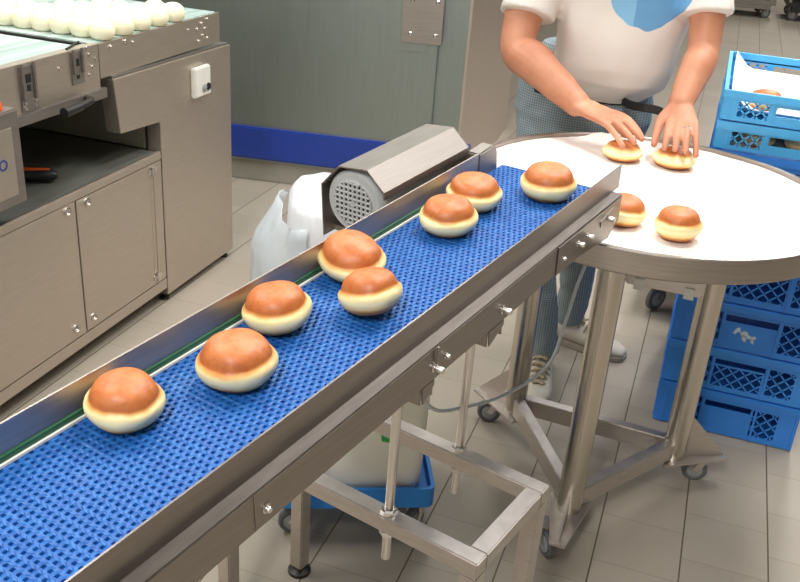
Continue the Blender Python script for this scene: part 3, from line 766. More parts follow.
bn = thing('storage_bin', 'cream rectangular plastic bin standing on the blue dolly', 'bin', (-.640, 1.735, .1265), ang)
bm = B(); rings = []
for ins, z_ in ((.012, 0), (.004, .02), (-.002, .36), (-.010, .365), (-.010, .390), (.0, .390), (.006, .36), (.010, .03)):
    rings.append([bm.verts.new((x, y, z_)) for x, y in rrect(-.165+ins, .160-ins, -.128+ins, .150-ins, .035)])
for p, q in zip(rings, rings[1:]):
    n = len(p)
    for k in range(n): bm.faces.new((p[k], p[(k+1) % n], q[(k+1) % n], q[k]))
bm.faces.new(rings[0]); bm.faces.new(rings[-1]); obj('tub', bm, M['bin'], bn, smooth=True, angle=50)
bm = B(); prism(bm, [(.052, .03), (.070, .026), (.080, .032), (.084, .068), (.066, .076), (.060, .06), (.050, .068)], lambda u, v, t: Vector((u, t, v+.125)), -.133, -.127); g_ = obj('tag', bm, M['greentag'], bn); g_['label'] = 'bright green tag'
# plastic bag in the bin
bag = thing('plastic_bag', 'full white plastic bag bulging out of the bin behind the conveyor', 'bag', (-.640, 1.735, .168), ang)
bm = B(); rings = []
for z_, w_, d_, ox in ((0, .130, .09, 0), (.30, .142, .11, 0), (.365, .145, .115, 0), (.385, .155, .120, 0), (.47, .160, .128, -.004), (.57, .158, .130, -.010), (.640, .153, .124, -.014), (.660, .138, .108, -.014), (.665, .09, .07, -.014)):
    rg = []
    for k in range(48):
        t = 2*math.pi*k/48; c_, s_ = math.cos(t), math.sin(t)
        e_ = 2/4.5; x = math.copysign(abs(c_)**e_, c_)*w_; y = math.copysign(abs(s_)**e_, s_)*d_
        f = 1+(.03*noise.noise(Vector((c_*3, s_*3, z_*7))) if z_ > .38 else 0)
        rg.append(bm.verts.new((x*f+ox, y*f+.01, z_+(.008*noise.noise(Vector((x*20, y*20, 1))) if z_ > .58 else 0))))
    rings.append(rg)
for p, q in zip(rings, rings[1:]):
    for k in range(48): bm.faces.new((p[k], p[(k+1) % 48], q[(k+1) % 48], q[k]))
bm.faces.new(rings[0]); bm.faces.new(rings[-1]); obj('bag_body', bm, M['bag'], bag, smooth=True, angle=180)
bm = B(); rings = []   # loose sheer flap hanging outside on the left
for i in range(15):
    v = i/14; row = []
    for k in range(13):
        u = k/12; y = -.128+.25*u; z_ = .625-.40*v-.02*math.sin(u*7)
        x = -.128-.024*min(1, u*6)-.092*math.sin(math.pi*(.0+.82*u))*min(1, v*2.6+.34)-.008*noise.noise(Vector((u*6, v*5, 0)))-.004*math.sin(u*22+v*3)
        row.append(bm.verts.new((x, y, z_)))
    rings.append(row)
for p, q in zip(rings, rings[1:]):
    for k in range(12): bm.faces.new((p[k], p[k+1], q[k+1], q[k]))
ext = bmesh.ops.extrude_face_region(bm, geom=bm.faces[:])
for v in [q for q in ext['geom'] if isinstance(q, bmesh.types.BMVert)]: v.co.x -= .0008
fl = obj('bag_flap', bm, M['sheer'], bag, smooth=True, angle=180); fl['label'] = 'sheer loose flap'
# ------------------------------------------------------------------ dough machine, left
X = -1.635; XB = -2.75
mach = thing('dough_machine', 'long stainless dough machine with pale cloth belt, cupboards and tall end panel', 'machine', (X, 1.7, 0))
def ml(x): return x-X
def mb(bm, x0, x1, y0, y1, z0, z1): return box(bm, x0-X, x1-X, y0-1.7, y1-1.7, z0, z1)
Y0 = .25
# cupboard body under the worktop
bm = B(); mb(bm, XB, X-.004, Y0, 2.470, .085, .525); obj('cabinet', bm, M['steel_cab'], mach)
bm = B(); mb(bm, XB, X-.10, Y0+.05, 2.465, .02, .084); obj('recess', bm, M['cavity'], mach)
bm = B(); mb(bm, XB, X+.001, Y0, 2.4725, .526, .548); mb(bm, X-.012, X+.001, Y0, 2.4725, .548, .553); wt = obj('worktop', bm, M['steel_cab'], mach, bevel=.001)
bm = B(); mb(bm, XB+.01, X-.014, Y0+.01, 2.465, .5485, .5505); obj('worktop_lining', bm, M['counter'], mach)
bm = B(); mb(bm, X-.003, X+.0005, Y0, 2.4725, .060, .098); obj('plinth', bm, M['steel_cab'], mach)
for y0, y1, locks in ((Y0+.01, 1.18, ((1.12, .5),)), (1.184, 2.030, ((1.995, .505), (1.985, .135))), (2.036, 2.405, ((2.085, .505), (2.07, .135)))):
    bm = B(); mb(bm, X-.0035, X+.0005, y0, y1, .101, .523); d_ = obj('door', bm, M['steel_cab'], mach, bevel=.001)
    for ly, lz in locks:
        bm = B(); lathe(bm, [(0, 0), (.013, 0), (.013, .004), (.009, .006), (.009, .004), (.006, .004), (.006, .001), (0, .001)], (.0006, ly-1.7, lz), 18, (1, 0, 0)); l_ = obj('lock', bm, M['bolt'], d_, smooth=True)
bm = B(); mb(bm, X-.0035, X-.001, 2.407, 2.4725, .101, .523); strip = obj('hinge_strip', bm, M['steel_cab'], mach)
bm = B(); mb(bm, X-.001, X+.001, 2.425, 2.431, .12, .51)
obj('hinge_rod', bm, M['steel_cab'], strip)
for hz in (.125, .500):
    bm = B(); cyl(bm, (.006, 2.418-1.7, hz-.014), (.006, 2.418-1.7, hz+.014), .006, 12); mb(bm, X+.0005, X+.004, 2.398, 2.44, hz-.008, hz+.008); obj('hinge', bm, M['bolt'], strip, smooth=True)
# tall end panel with a step that carries the upper part
bm = B()
outl = [(2.478, .030), (2.940, .030), (2.940, .820), (2.243, .827), (2.279, .660), (2.478, .646)]
outl = [(2.478, .030), (2.940, .030), (2.940, .820), (2.248, .829), (2.268, .662), (2.478, .648)]
prism(bm, outl, lambda u, v, t: Vector((t, u-1.7, v)), -.050, .0); obj('end_panel', bm, M['steel_cab'], mach, bevel=.0015)
bm = B(); mb(bm, XB, X-.052, 2.50, 2.935, .030, .80); obj('end_body', bm, M['steel_cab'], mach)
bm = B(); prism(bm, [(2.250, .817), (2.925, .808), (2.925, .824), (2.250, .834)], lambda u, v, t: Vector((t, u-1.7, v+.004)), -.05, -.004); obj('ledge', bm, M['steel_hood'], mach)
# upper side rails
bm = B(); mb(bm, X-.018, X-.010, 2.205, 2.885, .838, .937)
r2 = obj('side_rail', bm, M['steel_cab'], mach, bevel=.001)
for by, bz in ((2.765, .915), (2.785, .895), (2.77, .875), (2.80, .862), (2.745, .86), (2.735, .90), (2.68, .905), (2.37, .915), (2.33, .925), (2.26, .92), (2.80, .925)):
    bm = B(); lathe(bm, [(0, 0), (.006, 0), (.006, .003), (.004, .005), (0, .005)], (-.0102, by-1.7, bz), 10, (1, 0, 0)); obj('bolt', bm, M['bolt'], r2, smooth=True)
bm = B(); mb(bm, X-.016, X-.008, Y0, 2.200, .812, .938); mb(bm, X-.04, X-.008, Y0, 2.20, .936, .939)
r1 = obj('side_rail', bm, M['steel_cab'], mach, bevel=.001)
bm = B(); mb(bm, X-.05, X-.004, Y0, 2.225, .782, .812); obj('lower_beam', bm, M['steel_hood'], mach, bevel=.002)
for (y0, y1, z0, z1) in ((1.872, 1.932, .816, .932), (2.076, 2.128, .846, .934)):
    bm = B(); mb(bm, X-.0078, X-.004, y0, y1, z0, z1); ym = (y0+y1)/2
    mb(bm, X-.004, X+.002, y0+.004, y0+.012, z0+.03, z1+.008); mb(bm, X-.004, X+.002, y1-.012, y1-.004, z0+.03, z1+.008)
    lt = obj('latch_plate', bm, M['steel_hood'], r1, bevel=.0008)
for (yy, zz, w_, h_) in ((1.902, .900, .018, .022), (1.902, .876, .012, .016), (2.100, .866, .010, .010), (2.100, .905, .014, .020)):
    bm = B(); mb(bm, X-.0039, X-.0025, yy-w_/2, yy+w_/2, zz-h_/2, zz+h_/2); obj('latch_hole_shade', bm, M['black'], r1)  # black patches paint the dark inside the holes
for by, bz in ((1.882, .840), (1.922, .840), (1.882, .826), (1.922, .826), (2.03, .90), (2.16, .915), (2.17, .88), (2.155, .86), (2.185, .90), (2.15, .935)):
    bm = B(); lathe(bm, [(0, 0), (.005, 0), (.005, .003), (0, .004)], (-.0078+(.0036 if by < 1.93 else 0), by-1.7, bz), 10, (1, 0, 0)); obj('bolt', bm, M['bolt'], r1, smooth=True)
# black pull handle below the beam
bm = B(); tube(bm, [(.030, 1.985-1.7, .796), (.030, 2.055-1.7, .798)], [.014, .013], 14); h_ = obj('pull_handle', bm, M['black'], mach, smooth=True)
bm = B(); tube(bm, [(.028, 2.055-1.7, .798), (.024, 2.105-1.7, .80), (.016, 2.12-1.7, .80), (-.004, 2.125-1.7, .80)], .010, 12); obj('handle_arm', bm, M['dark_metal'], h_, smooth=True)
# lining of the open bay
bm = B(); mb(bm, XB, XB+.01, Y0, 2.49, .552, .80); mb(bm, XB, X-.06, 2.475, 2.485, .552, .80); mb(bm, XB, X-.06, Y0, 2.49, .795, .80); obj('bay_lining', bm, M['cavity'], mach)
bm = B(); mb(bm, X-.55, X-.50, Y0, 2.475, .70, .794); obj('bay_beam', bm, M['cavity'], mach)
# cloth belt, transfer bar, carrying cloth for the dough
bm = B(); mb(bm, XB, X-.018, Y0, 2.165, .925, .934); obj('cloth_belt', bm, M['clothbelt'], mach, bevel=.002)
bm = B(); mb(bm, XB, X-.020, 2.195, 2.88, .920, .938); obj('dough_belt', bm, M['clothbelt'], mach, bevel=.003)
bm = B(); cyl(bm, (XB-X, 2.178-1.7, .934), (-.026, 2.178-1.7, .934), .006, 12); tb = obj('transfer_bar', bm, M['dark_metal'], mach, smooth=True)
bm = B(); cyl(bm, (-.02, 2.08-1.7, .942), (-.055, 2.178-1.7, .942), .003, 8); obj('stay_rod', bm, M['dark_metal'], tb, smooth=True)
bm = B(); mb(bm, XB-.03, XB-.002, Y0, 2.94, .55, .95); obj('back_rail', bm, M['steel_cab'], mach)
# rotary switch box
bm = B(); mb(bm, X+.0003, X+.020, 2.668, 2.768, .684, .784); sbx = obj('switch_box', bm, M['white_plastic'], mach, bevel=.004)
for yy in (2.722, 2.748):
    bm = B(); lathe(bm, [(0, 0), (.013, 0), (.013, .003), (.009, .006), (0, .006)], (.0203, yy-1.7, .712), 18, (1, 0, 0)); obj('button', bm, M['black'] if yy > 2.73 else M['castergrey'], sbx, smooth=True)
# levelling feet
for fx, fy in ((X-.03, 2.50), (X-.03, 2.915), (XB+.05, 2.5), (XB+.05, 2.9), (X-.16, 2.38), (X-.16, 1.4), (XB+.1, .5), (X-.16, .5)):
    bm = B(); lathe(bm, [(0, 0), (.017, 0), (.017, .008), (.007, .014), (.007, .035), (0, .035)], (fx-X, fy-1.7, 0), 14); obj('foot', bm, M['dark_metal'], mach, smooth=True)
# operator box clipped on the front
cb = bpy.data.objects.new('control_box', None)
bm = B(); mb(bm, X+.0005, X+.045, 1.30, 1.797, .640, .882); cbx = obj('control_box', bm, M['steel_hood'], mach, bevel=.004)
cbx.location = (0, 0, -.028)
bm = B(); mb(bm, X+.0455, X+.048, 1.34, 1.765, .668, .842); obj('box_door', bm, M['steel_cab'], cbx, bevel=.001)
bm = B(); lathe(bm, [(.010, 0), (.014, 0), (.014, .0008), (.010, .0008)], (.0482, 1.722-1.7, .756), 24, (1, 0, 0)); mk = obj('round_symbol', bm, M['bluestripe'], cbx)
bm = B(); lathe(bm, [(0, 0), (.013, 0), (.013, .014), (.010, .018), (0, .018)], (.018, 1.757-1.7, .8825), 18); obj('button', bm, M['orange'], cbx, smooth=True)
# hand tool on the worktop
tl = thing('hand_tool', 'black handled tool with orange upper edge lying on the dark worktop', 'tool', (-1.80, 2.04, .551))
d_ = Vector((.9, .45, 0)).normalized()
bm = B(); tube(bm, [Vector((0, 0, .018))-d_*.20, Vector((0, 0, .020)), Vector((0, 0, .022))+d_*.07, Vector((0, 0, .022))+d_*.085], [.016, .018, .017, .010], 14); obj('handle', bm, M['black'], tl, smooth=True)
bm = B(); tube(bm, [Vector((0, 0, .034))-d_*.20, Vector((0, 0, .036)), Vector((0, 0, .037))+d_*.065], [.006, .007, .005], 10); o = obj('edge_strip', bm, M['orange'], tl, smooth=True); o['label'] = 'orange strip'
# dough pieces
def make_dough(seed):
    bm = B(); n = 24; rings = []
    for pr, ph in ((0, 0), (.36, 0), (.45, .12), (.5, .36), (.49, .55), (.42, .78), (.28, .93), (.12, .99), (0, 1)):
        if pr == 0: rings.append([bm.verts.new((0, 0, ph*.058))]); continue
        rings.append([bm.verts.new((pr*.075*math.cos(2*math.pi*k/n)*(1+.03*noise.noise(Vector((k*.4, seed, ph)))), pr*.075*math.sin(2*math.pi*k/n), ph*.058)) for k in range(n)])
    for a, b in zip(rings, rings[1:]):
        for k in range(n):
            k2 = (k+1) % n
            if len(a) == 1: bm.faces.new((a[0], b[k2], b[k]))
            elif len(b) == 1: bm.faces.new((a[k], a[k2], b[0]))
            else: bm.faces.new((a[k], a[k2], b[k2], b[k]))
    return obj('dough_ball', bm, M['dough'], smooth=True, angle=180)
NR = [5, 5, 4, 4, 3, 2, 2, 1, 1]
ORD = ['first', 'second', 'third', 'fourth', 'fifth', 'sixth', 'seventh', 'eighth', 'ninth']
protos = []
for c in range(9):
    for r in range(NR[c]):
        if len(protos) < 3: o = make_dough(len(protos)*3.3); protos.append(o)
        else: o = protos[(c*7+r*3) % 3].copy(); C.objects.link(o)
        o.location = (-1.674-.067*c+random.uniform(-.0015, .0015), 2.268+.093*r+random.uniform(-.001, .001), .9385)
        o.rotation_euler = (0, 0, random.uniform(-.1, .1)); o.scale = (1, 1, random.uniform(.95, 1.05))
        tag(o, 'raw dough ball, %s from the outer rail in the %s row behind the transfer bar' % (ORD[c], ORD[r]), 'dough', 'raw dough balls on the pale cloth belt')
# ------------------------------------------------------------------ the baker
def loft(bm, rings, seg=28, capn=4):
    """rings: (centre, a-vector, b-vector); closed with rounded ends"""
    rs = [(Vector(c), Vector(a), Vector(b)) for c, a, b in rings]
    vr = []
    for c, a, b in rs: vr.append([bm.verts.new(c+a*math.cos(2*math.pi*k/seg)+b*math.sin(2*math.pi*k/seg)) for k in range(seg)])
    for p, q in zip(vr, vr[1:]):
        for k in range(seg): bm.faces.new((p[k], p[(k+1) % seg], q[(k+1) % seg], q[k]))
    for (c, a, b), (c2, _, _), end in ((rs[0], rs[1], vr[0]), (rs[-1], rs[-2], vr[-1])):
        d = (c-c2).normalized(); r = min(a.length, b.length); prev = end
        for i in range(1, capn):
            t = i/capn*math.pi/2
            cur = [bm.verts.new(c+d*r*.8*math.sin(t)+(a*math.cos(2*math.pi*k/seg)+b*math.sin(2*math.pi*k/seg))*math.cos(t)) for k in range(seg)]
            for k in range(seg): bm.faces.new((prev[k], prev[(k+1) % seg], cur[(k+1) % seg], cur[k]))
            prev = cur
        bm.faces.new(prev)
def limb(bm, pts, rads, seg=20, flat=None, n=4, capn=4):
    """smooth limb along pts, radii interpolated; flat=(vector, ratio) squeezes it along vector"""
    P = curve_mesh(pts, n); m = len(pts); rr = []
    for i in range(len(P)):
        f = i/n; k = min(int(f), m-2); t = f-k; t = t*t*(3-2*t); rr.append(rads[k]*(1-t)+rads[k+1]*t)
    rg = []; u = None
    for i, p in enumerate(P):
        d = (P[min(i+1, len(P)-1)]-P[max(i-1, 0)]).normalized()
        if flat is not None: w = Vector(flat[0]); w = (w-d*w.dot(d)).normalized(); u = d.cross(w); rg.append((p, u*rr[i], w*rr[i]*flat[1]))
        else:
            if u is None: u, w = frame_of(d)
            else: u = (u-d*u.dot(d)).normalized(); w = u.cross(d)
            rg.append((p, u*rr[i], w*rr[i]))
    loft(bm, rg, seg, capn)
man = thing('person', 'baker in white shirt with blue chest print and grey-blue trousers pressing buns at the table', 'person', (-.28, 2.62, 0))
O = Vector((-.28, 2.62, 0))
XV, YV = Vector((1, 0, 0)), Vector((0, 1, 0))
def el(c, rx, ry, yaw=0, pitch=0):
    m = Matrix.Rotation(yaw, 3, 'Z') @ Matrix.Rotation(pitch, 3, 'X'); return (Vector(c), m @ XV*rx, m @ YV*ry)
HIPS = Vector((-.332, 2.655, .88))
SH_R, EL_R, WR_R = Vector((-.465, 2.530, 1.290)), Vector((-.492, 2.405, 1.045)), Vector((-.302, 2.300, .945))
SH_L, EL_L, WR_L = Vector((-.078, 2.530, 1.330)), Vector((-.034, 2.440, 1.095)), Vector((-.058, 2.315, .978))
bm = B()
# trunk
loft(bm, [el(HIPS+Vector((0, 0, -.08)), .150, .105), el(HIPS, .160, .110), el((-.300, 2.600, .98), .140, .105), el((-.265, 2.560, 1.08), .140, .105), el((-.255, 2.535, 1.20), .165, .11, 0, .1), el((-.258, 2.52, 1.30), .175, .10, 0, .15), el((-.26, 2.505, 1.355), .13, .08, 0, .2), el((-.262, 2.49, 1.40), .065, .06, 0, .3)])
limb(bm, [(-.262, 2.50, 1.37), (-.262, 2.47, 1.43), (-.262, 2.44, 1.49)], [.062, .055, .055])
# head, chin towards the table
hc = Vector((-.262, 2.405, 1.56)); Rt = Matrix.Rotation(R_(28), 3, 'X')
hr = []
for zz, rx, ry, oy in ((-.105, .030, .032, -.050), (-.09, .045, .050, -.036), (-.06, .058, .074, -.015), (-.02, .068, .090, 0), (.03, .074, .097, .004), (.07, .070, .092, .006), (.10, .052, .072, .006), (.118, .028, .04, .006)):
    hr.append((hc+Rt@Vector((0, oy, zz)), Rt@XV*rx, Rt@YV*ry))
loft(bm, hr, 28)
limb(bm, [hc+Rt@Vector((0, -.082, .022)), hc+Rt@Vector((0, -.104, -.012)), hc+Rt@Vector((0, -.100, -.022))], [.008, .013, .010], 12)      # nose
for s in (-1, 1):
    loft(bm, [(hc+Rt@Vector((s*.070, .008, -.022)), Rt@Vector((.006, 0, 0)), Rt@Vector((0, .012, 0))), (hc+Rt@Vector((s*.078, .014, .004)), Rt@Vector((.006, 0, 0)), Rt@Vector((0, .018, 0))), (hc+Rt@Vector((s*.074, .012, .026)), Rt@Vector((.006, 0, 0)), Rt@Vector((0, .014, 0)))], 12)
    limb(bm, [hc+Rt@Vector((s*.012, -.084, .030)), hc+Rt@Vector((s*.034, -.084, .034)), hc+Rt@Vector((s*.052, -.070, .028))], [.008, .009, .007], 10)  # brow
limb(bm, [hc+Rt@Vector((-.026, -.076, -.052)), hc+Rt@Vector((0, -.088, -.050)), hc+Rt@Vector((.026, -.076, -.052))], [.005, .008, .005], 10)        # lips
# arms
limb(bm, [(-.40, 2.52, 1.315), SH_R, (SH_R+EL_R)/2+Vector((-.012, 0, 0)), EL_R, EL_R+(WR_R-EL_R)*.28+Vector((-.004, 0, .002)), EL_R+(WR_R-EL_R)*.62, WR_R], [.055, .060, .052, .047, .052, .043, .033])
limb(bm, [(-.12, 2.52, 1.345), SH_L, (SH_L+EL_L)/2+Vector((.008, 0, 0)), EL_L, EL_L+(WR_L-EL_L)*.30+Vector((.004, 0, .004)), EL_L+(WR_L-EL_L)*.65, WR_L], [.055, .058, .046, .039, .042, .036, .030])
# legs
RH, RK, RA = Vector((-.425, 2.650, .84)), Vector((-.402, 2.560, .47)), Vector((-.328, 2.560, .085))
LH, LK, LA = Vector((-.250, 2.665, .84)), Vector((-.275, 2.720, .46)), Vector((-.290, 2.835, .085))
limb(bm, [RH, (RH+RK)/2, RK, RK+(RA-RK)*.35+Vector((0, .012, 0)), RA, RA-Vector((0, 0, .035))], [.078, .066, .050, .050, .032, .034])
limb(bm, [LH, (LH+LK)/2, LK, LK+(LA-LK)*.35+Vector((0, .012, 0)), LA, LA-Vector((0, 0, .035))], [.078, .066, .050, .050, .032, .034])
# feet inside the shoes
RD, LD = Vector((.14, -1, 0)).normalized(), Vector((.97, -.20, 0)).normalized()
for A_, d_ in ((RA, RD), (LA, LD)):
    limb(bm, [A_-d_*.03-Vector((0, 0, .045)), A_+d_*.06-Vector((0, 0, .040)), A_+d_*.15-Vector((0, 0, .055))], [.028, .034, .024], 14)
# hands
def hand(bm, W_, K, side, tips, thumb, wid, th):
    """W_ wrist, K knuckle centre, side = unit across the palm (towards the thumb), tips: four fingertips (index first)"""
    W_, K, side = Vector(W_), Vector(K), Vector(side).normalized(); d = (K-W_).normalized(); nrm = side.cross(d).normalized()
    loft(bm, [(W_-d*.012, side*.029, nrm*.021), (W_+(K-W_)*.25, side*.032, nrm*.019), (W_+(K-W_)*.6, side*wid*.92, nrm*.0165), (K, side*wid, nrm*.0135)], 24, 3)
    for i, tip in enumerate(tips):
        off = wid*(.76-.50*i); base = K+side*off-d*.012-d*abs(i-1)*.003; tip = Vector(tip); v = tip-base
        lift = nrm*(-1 if nrm.z < 0 else 1)
        m1 = base+v*.42+lift*.012; m2 = base+v*.76+lift*.008
        limb(bm, [base, m1, m2, tip], [(.0102, .0104, .0102, .0090)[i], (.0096, .0098, .0096, .0084)[i], (.0088, .0090, .0088, .0078)[i], .0074], 12, n=3)
    tb = W_+(K-W_)*.25+side*.020; tp = Vector(thumb); md = tb+(tp-tb)*.55+side*.010
    limb(bm, [tb, tb+(md-tb)*.5+side*.006, md, tp], [.016, .0145, .0115, .0080], 12, n=3)
KR = Vector((-.214, 2.240, .938)); KL = Vector((-.040, 2.250, .945))
sR = Vector((.55, .80, 0)).normalized(); sR = Vector((.62, .76, .10)).normalized()
hand(bm, WR_R, KR, sR, [(-.128, 2.222, .908), (-.126, 2.196, .910), (-.140, 2.172, .906), (-.164, 2.160, .897)], (-.170, 2.268, .893), .042, .014)
sL = Vector((-1, .05, -.05)).normalized()
hand(bm, WR_L, KL, sL, [(-.070, 2.176, .902), (-.046, 2.168, .905), (-.022, 2.170, .903), (.002, 2.182, .895)], (-.098, 2.225, .893), .038, .014)
for v in bm.verts: v.co -= O
body = remeshed('body', bm, .0038, M['skin'], man, 3)
# eyes
for s in (-1, 1):
    bm = B(); e = hc+Rt@Vector((s*.032, -.080, .010))-O; lathe(bm, [(0, -.011), (.008, -.008), (.011, 0), (.008, .008), (0, .011)], e, 14, Rt@YV); obj('eye', bm, M['white_plastic'], man, smooth=True)
# hair cap
bm = B(); hh = []
for zz, rx, ry, oy in ((-.015, .040, .040, .070), (.02, .070, .068, .040), (.05, .080, .088, .020), (.08, .078, .096, .010), (.108, .060, .080, .008), (.125, .034, .05, .008)):
    hh.append((hc+Rt@Vector((0, oy, zz))-O, Rt@XV*rx, Rt@YV*ry))
loft(bm, hh, 28); remeshed('hair', bm, .006, M['hair'], man, 2)
# ring
bm = B(); rb = KL+sL*(.036*(.76-.50*2))+Vector((.001, -.030, -.004))-O
lathe(bm, [(.0100, -.003), (.0116, -.003), (.0116, .003), (.0100, .003), (.0100, -.003)], rb, 20, Vector((.15, -.95, -.15))); obj('finger_ring', bm, M['ring'], man, smooth=True)
# T-shirt
bm = B()
loft(bm, [el((-.290, 2.600, .925), .150, .128, 0, -.15), el((-.275, 2.580, .955), .160, .142, 0, -.1), el((-.262, 2.562, 1.01), .163, .146), el((-.256, 2.548, 1.08), .166, .138), el((-.252, 2.540, 1.16), .180, .128, 0, .05), el((-.255, 2.530, 1.25), .198, .125, 0, .1),
          el((-.258, 2.520, 1.32), .195, .110, 0, .15), el((-.262, 2.508, 1.375), .135, .085, 0, .2), el((-.262, 2.492, 1.405), .080, .070, 0, .3)], 40, 2)
for S_, E_, sg in ((SH_R, EL_R, -1), (SH_L, EL_L, 1)):
    f_ = .70
    mid = S_+(E_-S_)*f_; ins = S_+Vector((-sg*.09, 0, .01))
    limb(bm, [ins, S_+Vector((0, 0, .002)), S_+(E_-S_)*.3, mid], [.070, .070, .068, .074], 24, capn=1)
for v in bm.verts: v.co -= O
bmesh.ops.recalc_face_normals(bm, faces=bm.faces[:])
shirt = remeshed('shirt', bm, .006, M['shirt'], man, 5)
def ruffle(o, fn):
    nr = [v.normal.copy() for v in o.data.vertices]; cs = [v.co+n_*fn(v.co+O) for v, n_ in zip(o.data.vertices, nr)]
    o.data.vertices.foreach_set('co', [c for q in cs for c in q]); o.data.update()
ruffle(shirt, lambda p: noise.noise(Vector((p.x*9, p.y*9, p.z*5)))*.009+noise.noise(Vector((p.x*22+3, p.y*20, p.z*12)))*.0030)
shirt.location = (0, 0, 0)
# the material reads object coordinates, shirt origin sits at O: shift handled below
# trousers
bm = B()
loft(bm, [el((-.338, 2.655, .965), .176, .118), el((-.336, 2.655, .92), .190, .126), el((-.335, 2.655, .84), .198, .138), el((-.338, 2.657, .78), .185, .130)], 36, 2)
limb(bm, [RH, (RH+RK)/2, RK, RK+(RA-RK)*.5, RA+Vector((0, 0, .020))], [.098, .084, .062, .056, .050])
limb(bm, [LH, (LH+LK)/2, LK, LK+(LA-LK)*.5, LA+Vector((0, 0, .020))], [.098, .084, .062, .056, .050])
for v in bm.verts: v.co -= O
tr = remeshed('trousers', bm, .006, M['jeans'], man, 3)
ruffle(tr, lambda p: (noise.noise(Vector((p.x*12, p.y*12, p.z*16)))*.006+noise.noise(Vector((p.x*25, p.y*25, p.z*40)))*.002))
# pocket flap on the hip, facing the table
bm = B()
# belt with loose end
bm = B(); n = 48; rg = []
for k in range(n):
    t = 2*math.pi*k/n; x, y = -.331+.174*math.cos(t), 2.652+.132*math.sin(t)
    rg.append([bm.verts.new(Vector((x+dx*math.cos(t), y+dx*math.sin(t), z_))-O) for dx, z_ in ((0, .900), (.004, .900), (.004, .936), (0, .936))])
for k in range(n):
    a, b = rg[k], rg[(k+1) % n]
    for i in range(4): bm.faces.new((a[i], a[(i+1) % 4], b[(i+1) % 4], b[i]))
bt = obj('waist_belt', bm, M['belt_strap'], man, smooth=True)
bm = B(); pts = [(-.215, 2.520, .920), (-.185, 2.475, .922), (-.150, 2.448, .927), (-.118, 2.446, .926), (-.098, 2.448, .921)]
P = curve_mesh(pts, 5); prev = None
for i, p in enumerate(P):
    hw = .011 if i < len(P)-2 else (.009 if i == len(P)-2 else .005)
    cur = [bm.verts.new(p+Vector((0, dy, dz))-O) for dy, dz in ((0, -hw), (-.004, -hw), (-.004, hw), (0, hw))]
    if prev:
        for k in range(4): bm.faces.new((prev[k], prev[(k+1) % 4], cur[(k+1) % 4], cur[k]))
    else: bm.faces.new(cur)
    prev = cur
bm.faces.new(prev); obj('belt_end', bm, M['belt_strap'], man)
# shoes
for A_, d_ in ((RA, RD), (LA, LD)):
    s = Vector((-d_.y, d_.x, 0)); base = Vector((A_.x, A_.y, 0))-O
    def q(f, w, z0, z1): 
        c = base+d_*f+Vector((0, 0, (z0+z1)/2)); return (c, s*w, Vector((0, 0, (z1-z0)/2)))
    bm = B(); loft(bm, [q(-.055, .030, .012, .085), q(-.02, .036, .010, .100), (q(.03, .039, .010, .098)), q(.08, .043, .010, .075), q(.13, .046, .010, .060), q(.175, .042, .010, .050), q(.200, .028, .012, .040)], 24, 3)
    sh = remeshed('shoe', bm, .005, M['shoe'], man, 2)
    bm = B(); pl_ = []
    prof = [(-.075, .018), (-.06, .032), (-.01, .038), (.05, .042), (.10, .048), (.15, .049), (.19, .040), (.212, .020)]
    pl_ = [(f, w) for f, w in prof]+[(f, -w) for f, w in prof[::-1]]
    prism(bm, pl_, lambda f, w, t: base+d_*f+s*w+Vector((0, 0, t)), .0, .020); obj('shoe_sole', bm, M['sole'], man, bevel=.003)
    bm = B()
    for i in range(5):
        f = .045+.022*i; zt = .099-.0095*i
        for sg in (-1, 1):
            tube(bm, curve_mesh([base+d_*f+s*sg*.030+Vector((0, 0, zt-.020)), base+d_*(f+.004)+s*sg*.012+Vector((0, 0, zt+.001)), base+d_*(f+.014)-s*sg*.016+Vector((0, 0, zt-.001))], 4), .0038, 8)
    obj('shoe_laces', bm, M['lace'], man, smooth=True)
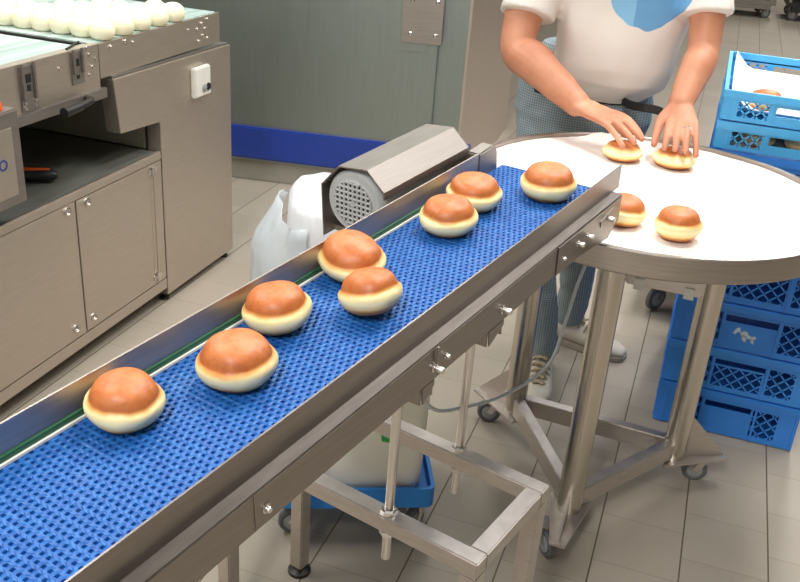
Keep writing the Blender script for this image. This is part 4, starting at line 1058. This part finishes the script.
# ------------------------------------------------------------------ trolleys beyond
def trolley(x, y, w, d, rz, label, dark, h=1.0):
    t = thing('trolley', label, 'trolley', (x, y, 0), rz, 'wheeled trolleys at the end of the aisle')
    bm = B(); box(bm, -w/2, w/2, -d/2, d/2, .15, .20); box(bm, -w/2+.05, w/2-.05, -d/2-.005, -d/2, .10, .15); obj('deck', bm, M['black'] if dark else M['trolley'], t, bevel=.004)
    for sx in (-1, 1):
        for sy in (-1, 1):
            caster(t, (sx*(w/2-.08), sy*(d/2-.06), .062), .5*sx, .060, htop=.150)
            bm = B(); box(bm, sx*(w/2-.02)-.015, sx*(w/2-.02)+.015, sy*(d/2-.02)-.015, sy*(d/2-.02)+.015, .20, h); obj('post', bm, M['trolley'], t)
    for k in range(3):
        bm = B(); box(bm, -w/2+.02, w/2-.02, -d/2+.02, d/2-.02, .40+.25*k, .42+.25*k); obj('shelf', bm, M['trolley'], t)
trolley(.16, 11.75, .62, .6, .15, 'grey trolley on large casters, between the baker and the black trolley', False)
trolley(1.02, 11.85, .80, .6, .05, 'black based trolley behind the crate stack at the far end of the aisle', True)
# low dolly behind the table, only its caster shows below the rim
t = thing('low_trolley', 'low grey platform trolley standing behind the round table', 'trolley', (-.03, 3.42, 0), 0)
bm = B(); box(bm, -.06, .50, -.28, .28, .135, .165); obj('deck', bm, M['trolley'], t, bevel=.004)
for sx in (0., .42):
    for sy in (-.19, .19): caster(t, (sx, sy, .050), .9, .046, htop=.135)

# ------------------------------------------------------------------ world and colour
w = bpy.data.worlds.new('world'); SC.world = w; w.use_nodes = True
w.node_tree.nodes['Background'].inputs[0].default_value = (1, .97, .93, 1); w.node_tree.nodes['Background'].inputs[1].default_value = .5
SC.view_settings.view_transform = 'Standard'; SC.view_settings.look = 'None'; SC.view_settings.gamma = 1; SC.view_settings.use_curve_mapping = False
SC.view_settings.exposure = 0.06
SC.cycles.use_denoising = True
SC.cycles.max_bounces = 8; SC.cycles.diffuse_bounces = 4; SC.cycles.glossy_bounces = 4; SC.cycles.transmission_bounces = 4; SC.cycles.transparent_max_bounces = 8
